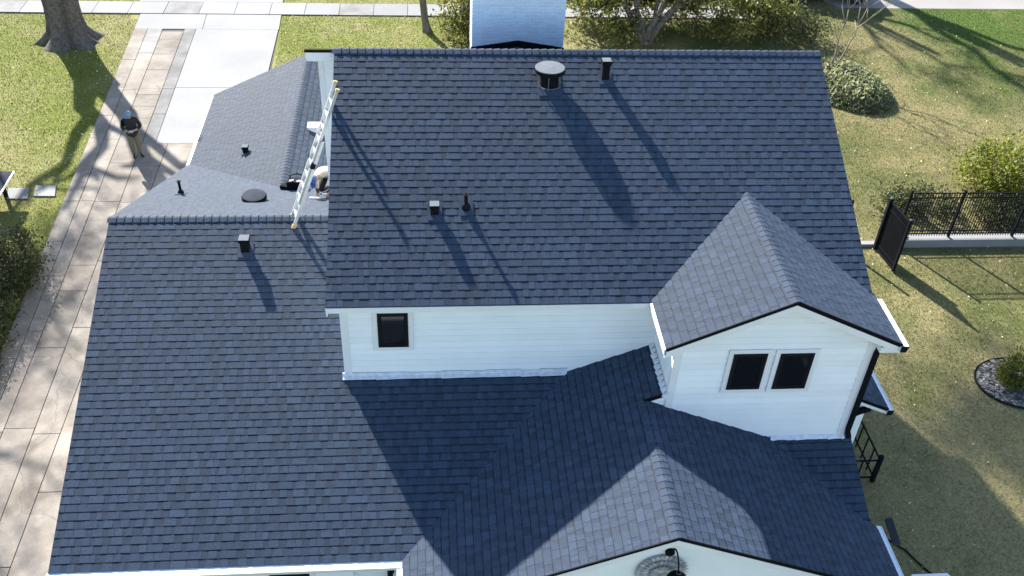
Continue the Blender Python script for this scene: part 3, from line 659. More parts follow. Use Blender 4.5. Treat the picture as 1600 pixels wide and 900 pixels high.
for ring, (n_, r0, r1) in enumerate(((34,.30,.50),(28,.18,.38),(20,.05,.24))):
    for k in range(n_):
        a = 2*math.pi*k/n_+ring*.1; dr = Vector((math.cos(a),0,math.sin(a))); tn = Vector((-math.sin(a),0,math.cos(a))); hw = math.pi*r1/n_*.8
        p = c_+Vector((0,-.015*ring-.01,0))
        m.add([p+dr*r0, p+dr*(r0*.4+r1*.6)+tn*hw+Vector((0,-.03,0)), p+dr*r1+Vector((0,-.045,0)), p+dr*(r0*.4+r1*.6)-tn*hw+Vector((0,-.03,0)), p+dr*(r0*.4+r1*.6)+Vector((0,-.06,0))], [(0,1,4),(1,2,4),(2,3,4),(3,0,4)], random.uniform(.7,1.2))
m.build('petals', 'plaster', wr); m = MB(); m.lathe([(.45,0),(.45,.02)], (0,0,0), 28); o = m.build('backing', 'plaster', wr); o.matrix_basis = Matrix.Translation(c_)@Matrix.Rotation(math.pi/2,4,'X')

# ------------------------------------------------------------------ ladder
A0 = Vector((-.99,-1.62,5.60)); T0 = Vector((.18,-1.42,8.69)); D_ = (T0-A0).normalized(); L_ = (T0-A0).length
ax = Vector((-.17,1,.17)); ax = (ax-D_*ax.dot(D_)*.6).normalized(); nn = D_.cross(ax).normalized()
if nn.x < 0: nn = -nn
lad = thing('extension_ladder', A0, 'aluminium extension ladder leaning on the left edge of the upper roof', 'ladder')
SP = .37
for k in (0, 1):
    p = A0+ax*SP*k
    m = MB(); m.bar(p, p+D_*2.15, .030, .066, nn); m.build('rail', 'alum', lad)
    q = p+ax*(.031 if k == 0 else -.031)-nn*.045
    m = MB(); m.bar(q+D_*.55, q+D_*L_, .026, .060, nn); m.build('rail', 'alum', lad)
    m = MB(); m.bar(q+D_*(L_-.004), q+D_*(L_+.05), .045, .08, nn); m.build('end_cap', 'yellow', lad)
    m = MB(); m.bar(p-D_*.05, p+D_*.04, .05, .09, nn); m.build('foot', 'yellow', lad)
for k in range(7):
    c = A0+D_*(.2+.28*k); m = MB(); m.bar(c, c+ax*SP, .05, .045, D_); m.build('rung', 'alum', lad)
for k in range(9):
    c = A0-nn*.045+D_*(.66+.29*k); m = MB(); m.bar(c+ax*.035, c+ax*(SP-.035), .05, .045, D_); m.build('rung', 'alum', lad)
for k in (0, 1):
    c = A0+ax*(SP*k)+D_*1.55-nn*.03; m = MB(); m.obox(c, D_, ax, nn, .06, .03, .05); m.build('rung_lock', 'black', lad)

# ------------------------------------------------------------------ people
def skin(name, J, E, parent, default='skin'):
    """one continuous body: J name -> (xyz, rx, ry); E = (a, b, material)"""
    nm = list(J); me = bpy.data.meshes.new(name); me.from_pydata([J[k][0] for k in nm], [(nm.index(a), nm.index(b)) for a, b, c in E], [])
    o = bpy.data.objects.new('tmp', me); COL.objects.link(o)
    md = o.modifiers.new('s', 'SKIN'); md.use_smooth_shade = True; md.branch_smoothing = .3
    sv = me.skin_vertices[0].data
    for i, k in enumerate(nm): sv[i].radius = (J[k][1], J[k][2]); sv[i].use_root = (i == 0)
    ms = o.modifiers.new('d', 'SUBSURF'); ms.levels = ms.render_levels = 2
    dg = bpy.context.evaluated_depsgraph_get(); dg.update()
    out = bpy.data.meshes.new_from_object(o.evaluated_get(dg)); bpy.data.objects.remove(o)
    mats = []; 
    for a, b, c in E:
        if c not in mats: mats.append(c)
    out.materials.clear()
    for c in mats: out.materials.append(M[c])
    sg = [(Vector(J[a][0]), Vector(J[b][0]), mats.index(c), max(min(J[a][1],J[b][1]),.015)) for a, b, c in E]
    for p in out.polygons:
        c = p.center; best = 1e9
        for a, b, mi, r in sg:
            t = max(0, min(1, (c-a).dot(b-a)/max(1e-9,(b-a).length_squared))); dd = (c-(a+(b-a)*t)).length/r
            if dd < best: best = dd; p.material_index = mi
        p.use_smooth = True
    out.name = name; return link(name, out, parent)
def hand(J, E, s, wrist, d, side, mat='skin'):
    """palm, four fingers and a thumb from the wrist joint, pointing along d"""
    W = Vector(J[wrist][0]); d = Vector(d).normalized(); sd_ = Vector(side).normalized(); dn = Vector((0,0,-1))
    J[s+'p'] = (tuple(W+d*.075), .034, .020); E.append((wrist, s+'p', mat))
    for k in range(4):
        b = W+d*.085+sd_*(k-1.5)*.021; ln = (.062,.075,.078,.066)[k]
        J[f'{s}f{k}a'] = (tuple(b+d*ln*.55), .010, .010); J[f'{s}f{k}b'] = (tuple(b+d*ln*.8+dn*ln*.45), .008, .008)
        E += [(s+'p', f'{s}f{k}a', mat), (f'{s}f{k}a', f'{s}f{k}b', mat)]
    J[s+'ta'] = (tuple(W+d*.05+sd_*.05), .011, .011); J[s+'tb'] = (tuple(W+d*.085+sd_*.06), .009, .009); E += [(wrist, s+'ta', mat), (s+'ta', s+'tb', mat)]
def cap(parent, c, fwd, up, mat, r=.108, smat='cap'):
    c = Vector(c); up = Vector(up).normalized(); f = Vector(fwd); f = (f-up*f.dot(up)).normalized(); s = up.cross(f)
    m = MB(); n = 20; vs = []; fs = []
    for i in range(6):
        th = i/6*math.pi/2
        for k in range(n):
            a = 2*math.pi*k/n; vs.append(c+(f*math.cos(a)*1.12+s*math.sin(a))*r*math.cos(th)+up*(r*.98*math.sin(th)))
    vs.append(c+up*r)
    for i in range(5):
        for k in range(n): fs.append((i*n+k,i*n+(k+1)%n,(i+1)*n+(k+1)%n,(i+1)*n+k))
    for k in range(n): fs.append((5*n+k,5*n+(k+1)%n,6*n))
    m.add(vs, fs); o = m.build('cap', mat, parent, True)
    v = MB(); top = []
    for k in range(9):
        a = -1.0+2.0*k/8; top.append(c+(f*math.cos(a)*1.1+s*math.sin(a))*r*.97)
    for k in range(9):
        a = 1.0-2.0*k/8; top.append(c+(f*(math.cos(a)*1.1+.85*math.cos(a))+s*math.sin(a)*1.05)*r-up*.02)
    v.prism(top, up*.006); v.build('visor', mat, o)
pr = thing('person', (-8.04,10.57,.045), 'person in dark sweatshirt, khaki trousers and pale blue cap standing on the driveway', 'person')
B0 = Vector((-8.04,10.57,.045))
def T(x, y, z): return tuple(B0+Matrix.Rotation(math.radians(12),3,'Z')@Vector((x,y,z)))
J = {'pel': (T(0,.02,.93),.185,.14), 'wst': (T(0,.01,1.08),.19,.15), 'chs': (T(0,-.01,1.30),.20,.15), 'nck': (T(0,-.03,1.49),.062,.062), 'jaw': (T(0,-.085,1.575),.07,.075),
     'hed': (T(0,-.10,1.66),.085,.10), 'top': (T(0,-.085,1.735),.066,.078), 'nos': (T(0,-.215,1.615),.014,.014)}
E = [('pel','wst','shirt_d'),('wst','chs','shirt_d'),('chs','nck','shirt_d'),('nck','jaw','skin'),('jaw','hed','skin'),('hed','top','skin'),('hed','nos','skin')]
for s, q in (('l',1),('r',-1)):
    J.update({s+'sh': (T(.20*q,.0,1.40),.088,.088), s+'el': (T(.30*q,.03,1.12),.066,.066), s+'fa': (T(.21*q,-.14,1.11),.052,.052), s+'wr': (T(.115*q,-.27,1.12),.030,.030),
              s+'hp': (T(.10*q,.02,.80),.118,.118), s+'kn': (T(.105*q,-.02+.03*q,.48),.092,.092), s+'an': (T(.105*q,.03,.12),.07,.07), s+'hl': (T(.108*q,.04,.055),.045,.04), s+'to': (T((.19 if q>0 else .11)*q,-.17,.045),.05,.04)})
    E += [('chs',s+'sh','shirt_d'),(s+'sh',s+'el','shirt_d'),(s+'el',s+'fa','shirt_d'),(s+'fa',s+'wr','skin'),('pel',s+'hp','khaki'),(s+'hp',s+'kn','khaki'),(s+'kn',s+'an','khaki'),(s+'an',s+'hl','shoe'),(s+'hl',s+'to','shoe')]
    hand(J, E, s+'_', s+'wr', T(-.06*q,-.1,.02) and Vector((-.5*q,-.8,.05)), Vector((0,0,1)))
skin('body', J, E, pr); cap(pr, T(0,-.10,1.665), (-.21,-.95,-.35), (0,-.32,1), 'cap_l')
m = MB(); m.obox(T(0,-.36,1.14),(1,.2,0),(0,1,.5),(0,-.5,1),.07,.035,.014); ct = tag(m.build('remote_controller', 'alum'), 'small pale remote controller held by the person on the driveway', 'controller')

wk = thing('person', (-.72,1.0,zcb(1.0)), 'person in cream shirt and blue cap crouching on the lower roof by the ladder', 'person')
zr = lambda y: zcb(y)+.02
J = {'pel': ((-.52,1.42,zr(1.42)+.55),.20,.17), 'wst': ((-.56,1.22,zr(1.2)+.66),.20,.17), 'chs': ((-.66,.98,zr(1.0)+.64),.21,.16), 'nck': ((-.745,.83,zr(.85)+.56),.062,.062), 'jaw': ((-.80,.76,zr(.8)+.50),.07,.07), 'hed': ((-.85,.70,zr(.75)+.475),.088,.095), 'top': ((-.90,.66,zr(.75)+.49),.07,.08), 'nos': ((-.83,.62,zr(.75)+.39),.014,.014)}
E = [('pel','wst','beige'),('wst','chs','beige'),('chs','nck','beige'),('nck','jaw','skin'),('jaw','hed','skin'),('hed','top','skin'),('hed','nos','skin')]
for s, q in (('l',1),('r',-1)):
    J.update({s+'sh': ((-.63+.19*q,.93+.08*q,zr(1.)+.57),.095,.095), s+'el': ((-.58+.22*q,.74+.04*q,zr(.75)+.34),.075,.075), s+'wr': ((-.62+.12*q,.56+.02*q,zr(.56)+.13),.032,.032),
              s+'hp': ((-.52+.11*q,1.38,zr(1.4)+.47),.11,.11), s+'kn': ((-.62+.15*q,1.02,zr(1.02)+.09),.08,.08), s+'an': ((-.50+.13*q,1.46,zr(1.46)+.08),.055,.055), s+'to': ((-.49+.13*q,1.64,zr(1.64)+.04),.042,.04)})
    E += [('chs',s+'sh','beige'),(s+'sh',s+'el','beige'),(s+'el',s+'wr','denim'),('pel',s+'hp','denim'),(s+'hp',s+'kn','denim'),(s+'kn',s+'an','denim'),(s+'an',s+'to','shoe')]
    hand(J, E, s+'_', s+'wr', Vector((-.25,-.6,-.6)), Vector((q*1.,0,0)))
for k_ in J: J[k_] = ((J[k_][0][0]+.05,)+tuple(J[k_][0][1:]), J[k_][1], J[k_][2])
skin('body', J, E, wk); cap(wk, (-.805,.705,zr(.75)+.475), (-.15,-.55,-.75), (-.62,-.5,.62), 'cap_b', .112)
m = MB(); m.obox((-.55,.55,zr(.55)+.10),(1,.1,0),(0,1,-.3),(0,.3,1),.06,.05,.005); tag(m.build('paper_sheet', 'paper'), 'white sheet under the hands of the crouching roofer', 'paper')
m = MB(); m.bar((-.90,.46,zr(.46)+.01),(-.68,.40,zr(.40)+.015),.035,.025); tag(m.build('utility_knife', 'paper'), 'white handled knife lying on the lower roof by the roofer', 'knife')
# tool bag with handle and pockets
bg = thing('tool_bag', (-1.32,1.75,zcb(1.75)), 'black open tool bag lying on the lower roof beside the ladder', 'bag')
bx, by = -1.34, 1.65; bz = zcb(by)
m = MB(); m.prism([(bx-.24,by-.16,bz+.0),(bx+.20,by-.18,bz+.0),(bx+.22,by+.18,bz-.08),(bx-.22,by+.2,bz-.08)], (0,0,.30)); m.build('bag_body', 'blackm', bg)
m = MB(); m.prism([(bx-.42,by-.08,bz+.03),(bx-.24,by-.14,bz+.02),(bx-.22,by+.18,bz-.03),(bx-.36,by+.12,bz-.02)], (0,0,.13)); m.build('side_pocket', 'blackm', bg)
m = MB(); m.tube([(bx-.20,by+.02,bz+.2),(bx-.14,by,bz+.4),(bx+.02,by,bz+.45),(bx+.16,by,bz+.4),(bx+.2,by,bz+.2)],.016,6); m.build('handle', 'blackm', bg)
for dx, dy in ((-.12,-.10),(.05,-.13)):
    m = MB(); m.obox((bx+dx,by+dy,bz+.31),(1,.3,0),(0,1,0),(0,0,1),.05,.022,.015); m.build('tag_patch', 'paper', bg)
m = MB(); m.tube([(-1.28,1.2,zcb(1.2)+.02),(-1.2,1.12,zcb(1.12)+.05),(-1.1,1.16,zcb(1.16)+.02)],.03,6); m.build('strap', 'blackm', bg)

# ------------------------------------------------------------------ fence, gate, low wall
def picket_fence(root, p0, p1, z0, h, posts, sp=.085):
    p0, p1 = Vector(p0), Vector(p1); D = (p1-p0).normalized(); L = (p1-p0).length
    pk = MB(); pk.box(-.010,.010,-.010,.010,0,h-.10); pm = pk.mesh('picket', 'black')
    for i in range(int(L/sp)):
        o = link('picket', pm, root); o.location = p0+D*(sp*(i+.5))+Vector((0,0,z0+.06))
    for hz in (.14,.30-.05,h-.22,h-.05):
        m = MB(); m.bar(p0+Vector((0,0,z0+hz)), p1+Vector((0,0,z0+hz)), .028, .032); m.build('rail', 'black', root)
    for t in posts:
        q = p0+D*t; m = MB(); m.box(q.x-.032,q.x+.032,q.y-.032,q.y+.032,z0-.05,z0+h+.03); o = m.build('post', 'black', root)
        k = MB(); k.prism([(q.x-.038,q.y-.038,z0+h+.031),(q.x+.038,q.y-.038,z0+h+.031),(q.x+.038,q.y+.038,z0+h+.031),(q.x-.038,q.y+.038,z0+h+.031)], (0,0,.02)); k.build('post_cap', 'black', o)
lw = MB(); lw.box(16.55,40,4.85,5.2,-.1,.27,1.); lw.box(10.2,16.549,4.93,5.12,-.1,.10,1.); tag(lw.build('low_wall', 'conc_new'), 'low pale concrete kerb wall carrying the black fence', 'low wall')
fn = thing('iron_fence', (16.9,5.05,.27), 'black iron picket fence on the low concrete wall', 'fence')
picket_fence(fn, (16.72,5.05,0), (27.2,5.05,0), .27, 1.72, (0,1.72,3.85,5.98,8.1,10.2))
gt = thing('iron_gate', (16.0,4.75,0), 'black iron gate standing open at the end of the fence', 'gate')
g0, g1 = Vector((15.98,4.78,0)), Vector((16.12,3.62,0)); D = (g1-g0).normalized()
pk = MB(); pk.box(-.012,.012,-.012,.012,0,1.72); pm = pk.mesh('picket', 'black')
for i in range(22): o = link('picket', pm, gt); o.location = g0+D*(.08+.047*i)+Vector((0,0,.1))
for hz, hh in ((.10,.05),(.27,.04),(1.62,.04),(1.84,.05)):
    m = MB(); m.bar(g0+Vector((0,0,hz)), g1+Vector((0,0,hz)), .045, hh); m.build('rail', 'black', gt)
for q, ww in ((g0,.11),(g1,.08)):
    m = MB(); m.box(q.x-ww/2,q.x+ww/2,q.y-ww/2,q.y+ww/2,.04,1.93); o = m.build('post', 'black', gt)
    k = MB(); k.lathe([(.05,1.931),(.045,1.95),(.02,1.965)], (q.x,q.y,0), 12); k.build('post_cap', 'galv', o)
m = MB(); m.obox(g1+D*(-.04)+Vector((.07,0,1.25)), (1,0,0), (0,1,0), (0,0,1), .07, .03, .05); m.build('latch', 'greym', gt)
m = MB(); m.box(14.84,14.92,4.95,5.03,-.05,1.75); pst = m.build('fence_post', 'black'); tag(pst, 'lone black post behind the right roof edge', 'post')
lf = thing('iron_fence', (12.4,-4.4,0), 'low black iron fence in shade below the right roof edge', 'fence')
for a, b in (((12.42,-4.5,0),(12.42,-2.3,0)), ((12.42,-4.5,0),(11.6,-4.5,0))):
    for hz in (.15,.75):
        m = MB(); m.bar(Vector(a)+Vector((0,0,hz)), Vector(b)+Vector((0,0,hz)), .03, .035); m.build('rail', 'black', lf)
    nn_ = max(2, int((Vector(b)-Vector(a)).length/.35))
    for i in range(nn_+1):
        q = Vector(a).lerp(Vector(b), i/nn_); m = MB(); m.box(q.x-.014,q.x+.014,q.y-.014,q.y+.014,0,.78); m.build('picket', 'black', lf)
for q in ((12.42,-4.5),(12.42,-2.3)):
    m = MB(); m.box(q[0]-.045,q[0]+.045,q[1]-.045,q[1]+.045,0,.9); m.build('post', 'black', lf)
# hose, storage box, shed corner
m = MB(); pts = [(11.9,-6.0),(12.2,-6.25),(12.45,-6.52),(12.58,-6.8),(12.75,-7.1),(12.95,-7.3),(13.3,-7.6)]; m.tube([(x,y,.03) for x, y in pts],.022,7); tag(m.build('garden_hose', 'blackm', smooth=True), 'black hose curving over the lawn by the lower right gutter', 'hose')
sb = thing('storage_box', (12.2,-8.1,0), 'white rounded storage box at the bottom edge beside the house', 'storage box')
m = MB(); m.box(11.78,12.58,-8.45,-7.78,0,.86); m.build('box_body', 'paper', sb)
m = MB(); pr_ = [(11.74,-8.5),(12.62,-8.5),(12.62,-7.86),(12.56,-7.76),(11.80,-7.76),(11.74,-7.86)]; m.prism([(x,y,.861) for x, y in pr_], (0,0,.10)); m.build('lid', 'paper', sb)
sh = thing('utility_cover', (-12.4,7.7,0), 'corner of a dark low cover with pale rim at the left edge', 'cover')
m = MB(); m.box(-14,-11.4,7.1,8.2,.62,.744); m.build('side_wall', 'blackm', sh)
for q in ((-11.6,7.2),(-11.6,8.1),(-13.8,7.2),(-13.8,8.1)): m = MB(); m.box(q[0]-.05,q[0]+.05,q[1]-.05,q[1]+.05,0,.618); m.build('leg', 'blackm', sh)
m = MB(); m.box(-14,-11.27,6.90,8.38,.745,.80); m.build('top_panel', 'slate', sh)
m = MB(); m.box(-11.265,-11.225,6.90,8.38,.765,.81); m.build('rim', 'trim', sh)

# ------------------------------------------------------------------ plants
def leaves(name, mat, C, size, parent, aspect=.5, tone=(.55,1.35), up=.25):
    """leaf-sized bent blades (two triangles) at the points C"""
    n = len(C); d = RNG.normal(size=(n,3)); d[:,2] += up; d /= np.linalg.norm(d,axis=1)[:,None]
    e = RNG.normal(size=(n,3)); e -= d*(e*d).sum(1)[:,None]; e /= np.linalg.norm(e,axis=1)[:,None]
    s = (size*RNG.uniform(.6,1.35,n))[:,None]
    a = C-d*s*.5; b = C+d*s*.5; k = np.cross(d,e)*s*.10; p = C+e*s*aspect*.5+k; q = C-e*s*aspect*.5+k
    V = np.stack([a,p,b,q],1).reshape(-1,3); i = np.arange(n)*4
    F = np.concatenate([np.stack([i,i+1,i+2],1), np.stack([i,i+2,i+3],1)])
    t = RNG.uniform(*tone, n); return fastmesh(name, V, F, np.concatenate([t,t]), mat, parent)
def clumps(c, rad, n, per, spread, flat=1., shell=.55):
    """leaf positions in uneven clumps through an ellipsoid"""
    c = np.array(c); rad = np.array(rad); d = RNG.normal(size=(n,3)); d /= np.linalg.norm(d,axis=1)[:,None]
    r = RNG.uniform(shell,1.02,n)[:,None]; cc = c+d*r*rad*RNG.uniform(.82,1.15,(n,1))
    pts = cc[:,None,:]+RNG.normal(size=(n,per,3))*spread*np.array([1,1,flat]); return pts.reshape(-1,3)
def branches(root, base, tips, r0, mat, name='trunk', sub=0, wob=.12):
    m = MB()
    for t in tips:
        a, b = Vector(base), Vector(t); L = (b-a).length; pts = [a]
        for k in range(1,6):
            q = a.lerp(b,k/5); q += Vector((random.uniform(-1,1),random.uniform(-1,1),random.uniform(-.5,.5)))*L*.05*(k<5); q.z += L*.06*math.sin(math.pi*k/5); pts.append(q)
        m.tube(pts, [r0*(1-.16*k) for k in range(6)], 7, wob=wob)
        for j in range(sub):
            k = random.choice((2,3,4)); d = Vector((random.uniform(-1,1),random.uniform(-1,1),random.uniform(.1,.9))).normalized()*L*random.uniform(.25,.5)
            m.tube([pts[k], pts[k]+d*.5+Vector((0,0,.04*L)), pts[k]+d], [r0*.4,r0*.25,r0*.1], 5)
    return m.build(name, mat, root, True)
def bush(name, c, rad, n, per, spread, size, mat, label, cat='shrub', tone=(.5,1.4), group=None, aspect=.5, stems=7, up=.3):
    root = thing(name, (c[0],c[1],0), label, cat, group)
    tips = [(c[0]+random.uniform(-.6,.6)*rad[0], c[1]+random.uniform(-.6,.6)*rad[1], c[2]+random.uniform(.0,.5)*rad[2]) for _ in range(stems)]
    branches(root, (c[0],c[1],0), tips, .035, 'bark', 'stem', 3)
    P = clumps(c, rad, n, per, spread); P = P[P[:,2] > .02]
    P2 = clumps(c, np.array(rad)*1.16, max(6,n//5), max(4,per//3), spread*.8, 1., .88); P2 = P2[P2[:,2] > .02]
    leaves('foliage', mat, np.concatenate([P, P2]), size, root, aspect, tone, up); return root
# big oak at the top left: fluted flare, two leaders, high limbs beyond the frame
oak = thing('oak_tree', (-12.8,19.7,0), 'large oak with flared dark trunk in the left lawn', 'tree')
def oak_trunk():
    m = MB(); n = 60; vs = []; fs = []
    lv = [(-.05,1.18),(.08,1.0),(.25,.82),(.5,.68),(.9,.60),(1.5,.57),(2.2,.60),(3.0,.66)]
    ph = [random.uniform(0,6.28) for _ in range(3)]
    for z, r in lv:
        for k in range(n):
            a = 2*math.pi*k/n; fl = 1+(.17*math.sin(5*a+ph[0])+.12*math.sin(9*a+ph[1])+.06*math.sin(14*a+ph[2]))*(1.1 if z < .5 else .75)
            gro = 1-.22*max(0,math.cos(a+math.pi/2-.25))**14*min(1,z/.5)
            vs.append((-12.8+.02*z+r*fl*gro*math.cos(a)*1.08, 19.75+r*fl*gro*math.sin(a)*.9, z))
    for i in range(len(lv)-1):
        for k in range(n): fs.append((i*n+k,i*n+(k+1)%n,(i+1)*n+(k+1)%n,(i+1)*n+k))
    fs.append(tuple(range((len(lv)-1)*n,len(lv)*n))); m.add(vs, fs); m.build('trunk', 'bark', oak, True)
oak_trunk()
limbs = [((-13.1,19.8,2.6),(-15.3,21.5,8.6),.42),((-12.5,19.7,2.6),(-11.6,18.6,9.2),.45),((-12.2,19.3,4.6),(-10.9,20.6,9.4),.24),((-13.6,20.2,4.4),(-17.5,17.9,8.2),.25),((-12.0,19.0,6.2),(-12.6,14.6,9.6),.18)]
for a, b, r in limbs: branches(oak, a, [b], r, 'bark', 'limb', 5)
P = np.concatenate([clumps((-16.2,19.4,10.6),(3.9,4.0,2.0),85,45,.34,.7,.2)]); leaves('crown', 'leaf_o', P, .17, oak, .55)
# small street tree with pale slim trunk, leaves to its right
t2 = thing('street_tree', (1.85,21.0,0), 'slim leaning tree trunk between sidewalk and chimney', 'tree')
m = MB(); m.tube([(1.92,20.95,-.05),(1.88,20.98,.12),(1.82,21.05,.5),(1.74,21.15,1.3),(1.68,21.3,2.4),(1.6,21.5,4.2)], [.26,.19,.155,.145,.14,.12], 12, wob=.12); m.build('trunk', 'bark_m', t2, True)
branches(t2, (1.68,21.4,3.0), [(.2,21.8,5.6),(3.0,21.0,5.8),(1.6,22.9,6.0)], .08, 'bark', 'limb', 3)
m = MB(); m.tube([(1.6,21.5,4.1),(2.2,21.7,9),(3.4,22,15.5)],[.11,.09,.04],8); m.build('leader', 'bark_m', t2, True)
leaves('crown', 'leaf_y', clumps((3.9,21.8,17.3),(4.6,4.4,2.2),185,38,.40,.8,.15), .21, t2)
# leafy understory by the chimney and the spreading tree right of it
def spreading_tree(name, base, tips, P, mat, label, r0, size=.16, tone=(.45,1.45)):
    root = thing(name, base, label, 'tree'); branches(root, base, tips, r0, 'bark', 'trunk', 5, .2); leaves('crown', mat, P, size, root, .55, tone); return root
P = np.concatenate([clumps((3.4,20.1,1.0),(1.25,1.5,1.1),60,36,.20,1,.2), clumps((3.7,21.7,2.2),(1.2,1.2,1.2),45,36,.22,1,.2)]); P = P[(P[:,2] > .05)]
spreading_tree('leafy_tree', (3.6,20.8,0), [(2.9,20.2,1.6),(3.7,21.5,2.6),(4.2,20.0,1.4)], P, 'leaf_y', 'bushy yellow-green tree just left of the chimney', .07)
P = np.concatenate([clumps((9.1,20.9,1.9),(1.9,2.1,1.5),95,40,.24,.8,.15), clumps((12.9,21.4,2.3),(2.8,2.2,1.5),135,40,.25,.8,.15), clumps((16.1,20.4,1.6),(1.9,1.9,1.3),70,40,.24,.8,.15), clumps((10.4,19.6,.9),(2.6,1.2,.8),50,36,.2,.8,.1), clumps((11.0,23.2,2.2),(3.2,1.2,1.4),110,40,.25,.8,.1), clumps((15.6,23.0,2.0),(2.6,1.2,1.5),100,40,.25,.8,.1), clumps((14.8,19.9,.9),(2.2,1.0,.8),45,36,.2,.8,.1), clumps((9.4,22.6,1.6),(2.6,1.0,1.3),120,40,.24,.8,.1), clumps((12.4,22.4,1.2),(3.0,.9,1.1),120,40,.24,.8,.1)])
P = P[(P[:,2] > .05)]; keep = ~((np.abs(P[:,0]-11.4+(P[:,2]-1)*-.25) < .55) & (P[:,1] < 20.3) & (RNG.random(len(P)) < .9)); P = P[keep]
spreading_tree('leafy_tree', (11.35,19.75,0), [(9.4,21.1,2.5),(10.6,20.6,2.3),(12.4,20.6,2.5),(14.2,21.8,3.0),(12.9,22.6,3.2)], P, 'leaf_y', 'wide spreading tree with forked trunk right of the chimney', .19)
# dark evergreen mass at the top behind it
bush('evergreen_shrub', (17.6,24.6,.9), (2.0,1.1,1.1), 90, 40, .22, .17, 'leaf_d', 'dark evergreen shrub at the top edge behind the spreading tree')
bush('olive_shrub', (18.0,21.0,.5), (1.6,1.5,.7), 70, 36, .2, .15, 'leaf_o', 'low olive green shrub between spreading tree and bare stems')
# mounded island bed with bare crape myrtle
ib = thing('groundcover_mound', (18.7,15.6,0), 'rounded silvery green groundcover mound at the upper right roof corner', 'groundcover')
P = []
for _ in range(9000):
    a = random.uniform(0,2*math.pi); r = math.sqrt(random.random()); x = 18.75+1.72*r*math.cos(a)+.05; y = 15.75+2.1*r*math.sin(a)-.35*math.cos(a)
    P.append((x,y,max(.12,.66*(1-r**5))*random.uniform(.25,1.1)))
leaves('foliage', 'leaf_s', np.array(P), .26, ib, .26, (.35,1.7), .55)
cm = thing('bare_tree', (18.5,16.75,0), 'bare multi-stemmed small tree rising from the groundcover mound', 'tree')
for a, b, r in (((18.35,16.75,.0),(18.5,16.6,2.5),.055),((18.7,16.6,.0),(19.2,16.9,2.3),.06)):
    branches(cm, a, [b], r, 'bark_l', 'stem', 2)
def twigs(m, p, d, L, r, depth):
    q = p+d*L; m.tube([p,(p+q)/2+Vector((random.uniform(-1,1),random.uniform(-1,1),0))*L*.05,q],[r,r*.8,r*.6],5)
    if depth:
        for _ in range(random.choice((2,3))):
            nd_ = (d+Vector((random.uniform(-.75,.75),random.uniform(-.75,.75),random.uniform(-.1,.5)))).normalized(); twigs(m,q,nd_,L*random.uniform(.6,.85),r*.62,depth-1)
m = MB()
for p, d in (((18.5,16.6,2.4),(-.3,.3,1)),((18.5,16.6,2.2),(.2,.4,1)),((19.2,16.9,2.2),(.5,.4,.9)),((19.2,16.9,2.2),(.1,.5,1)),((19.05,16.85,1.9),(.8,.3,.6))): twigs(m, Vector(p), Vector(d).normalized(), .75, .03, 4)
m.build('twigs', 'bark_l', cm, True)
# shrubs behind the fence
bush('flowering_shrub', (21.6,8.0,.85), (1.6,1.15,1.0), 130, 44, .17, .13, 'leaf_b', 'bright yellow-green shrub behind the black fence', tone=(.55,1.4))
bush('dark_shrub', (18.3,7.0,.25), (1.5,.8,.38), 60, 36, .17, .12, 'leaf_d', 'low dark shrub behind the first fence panel')
bush('dark_shrub', (21.0,6.3,.25), (1.2,.7,.36), 45, 36, .17, .12, 'leaf_d', 'low dark shrub behind the second fence panel')
# round stone bed
bd = thing('stone_bed', (17.7,-1.35,0), 'round bed of grey stones with dark edging in the right lawn', 'planting bed')
m = MB(); m.lathe([(1.2,-.02),(1.2,.03)], (0,0,0), 40); o = m.build('bed_soil', 'mulch', bd); o.matrix_basis = Matrix.Translation((17.75,-1.35,0))@Matrix.Diagonal((1.,.80,1,1))
m = MB(); m.tube([(17.75+1.22*math.cos(2*math.pi*k/48),-1.35+.98*math.sin(2*math.pi*k/48),.045) for k in range(49)],.022,7,cap=False); m.build('edging', 'blackm', bd)
m = MB()
for _ in range(2600):
    a = random.uniform(0,6.28); r = math.sqrt(random.random()); s = random.uniform(.012,.042); x, y = 17.75+1.16*r*math.cos(a), -1.35+.93*r*math.sin(a)
    m.obox((x,y,.035+s*.3), Vector((1,random.uniform(-1,1),random.uniform(-.3,.3))), Vector((random.uniform(-1,1),1,.1)), (0,0,1), s, s*.75, s*.5, random.choice((.25,.4,.5,.65,.8,1.0,1.5)))
tag(m.build('stones', 'gravel', bd), kind='stuff')
bush('round_shrub', (17.52,-1.28,.45), (.50,.46,.52), 48, 34, .085, .10, 'leaf_b', 'small bright green shrub in the round stone bed', tone=(.35,1.25), up=.6)
# left hedge
hb = 'clipped dark green shrub at the left edge, '
for i, (c, rd_, lb, mt) in enumerate((((-9.95,3.75,.62),(.88,1.3,.88),'nearest the stepping stones','leaf_d'), ((-10.1,1.6,.42),(.85,1.2,.6),'middle of the row','leaf_d'), ((-10.0,.2,.35),(.8,1.3,.5),'nearest the bottom of the row','leaf_d'), ((-11.6,3.2,.5),(.8,1.2,.7),'farthest from the driveway','leaf_o'))):
    bush('clipped_shrub', c, rd_, 170, 40, .12, .085, mt, hb+lb, tone=(.4,1.5), group='clipped shrubs beside the driveway')
bt = thing('bare_sapling', (-10.9,3.5,0), 'bare pale sapling leaning at the left edge by the shrubs', 'tree')
m = MB(); m.tube([(-10.75,2.6,0),(-10.72,2.9,.7),(-10.82,3.3,1.3),(-10.78,3.9,1.9),(-10.6,4.6,2.4)],[.05,.045,.04,.03,.015],7); m.tube([(-10.82,3.3,1.3),(-11.0,3.8,2.0),(-11.1,4.4,2.6)],[.03,.02,.01],6); m.build('stem', 'bark_l', bt, True)
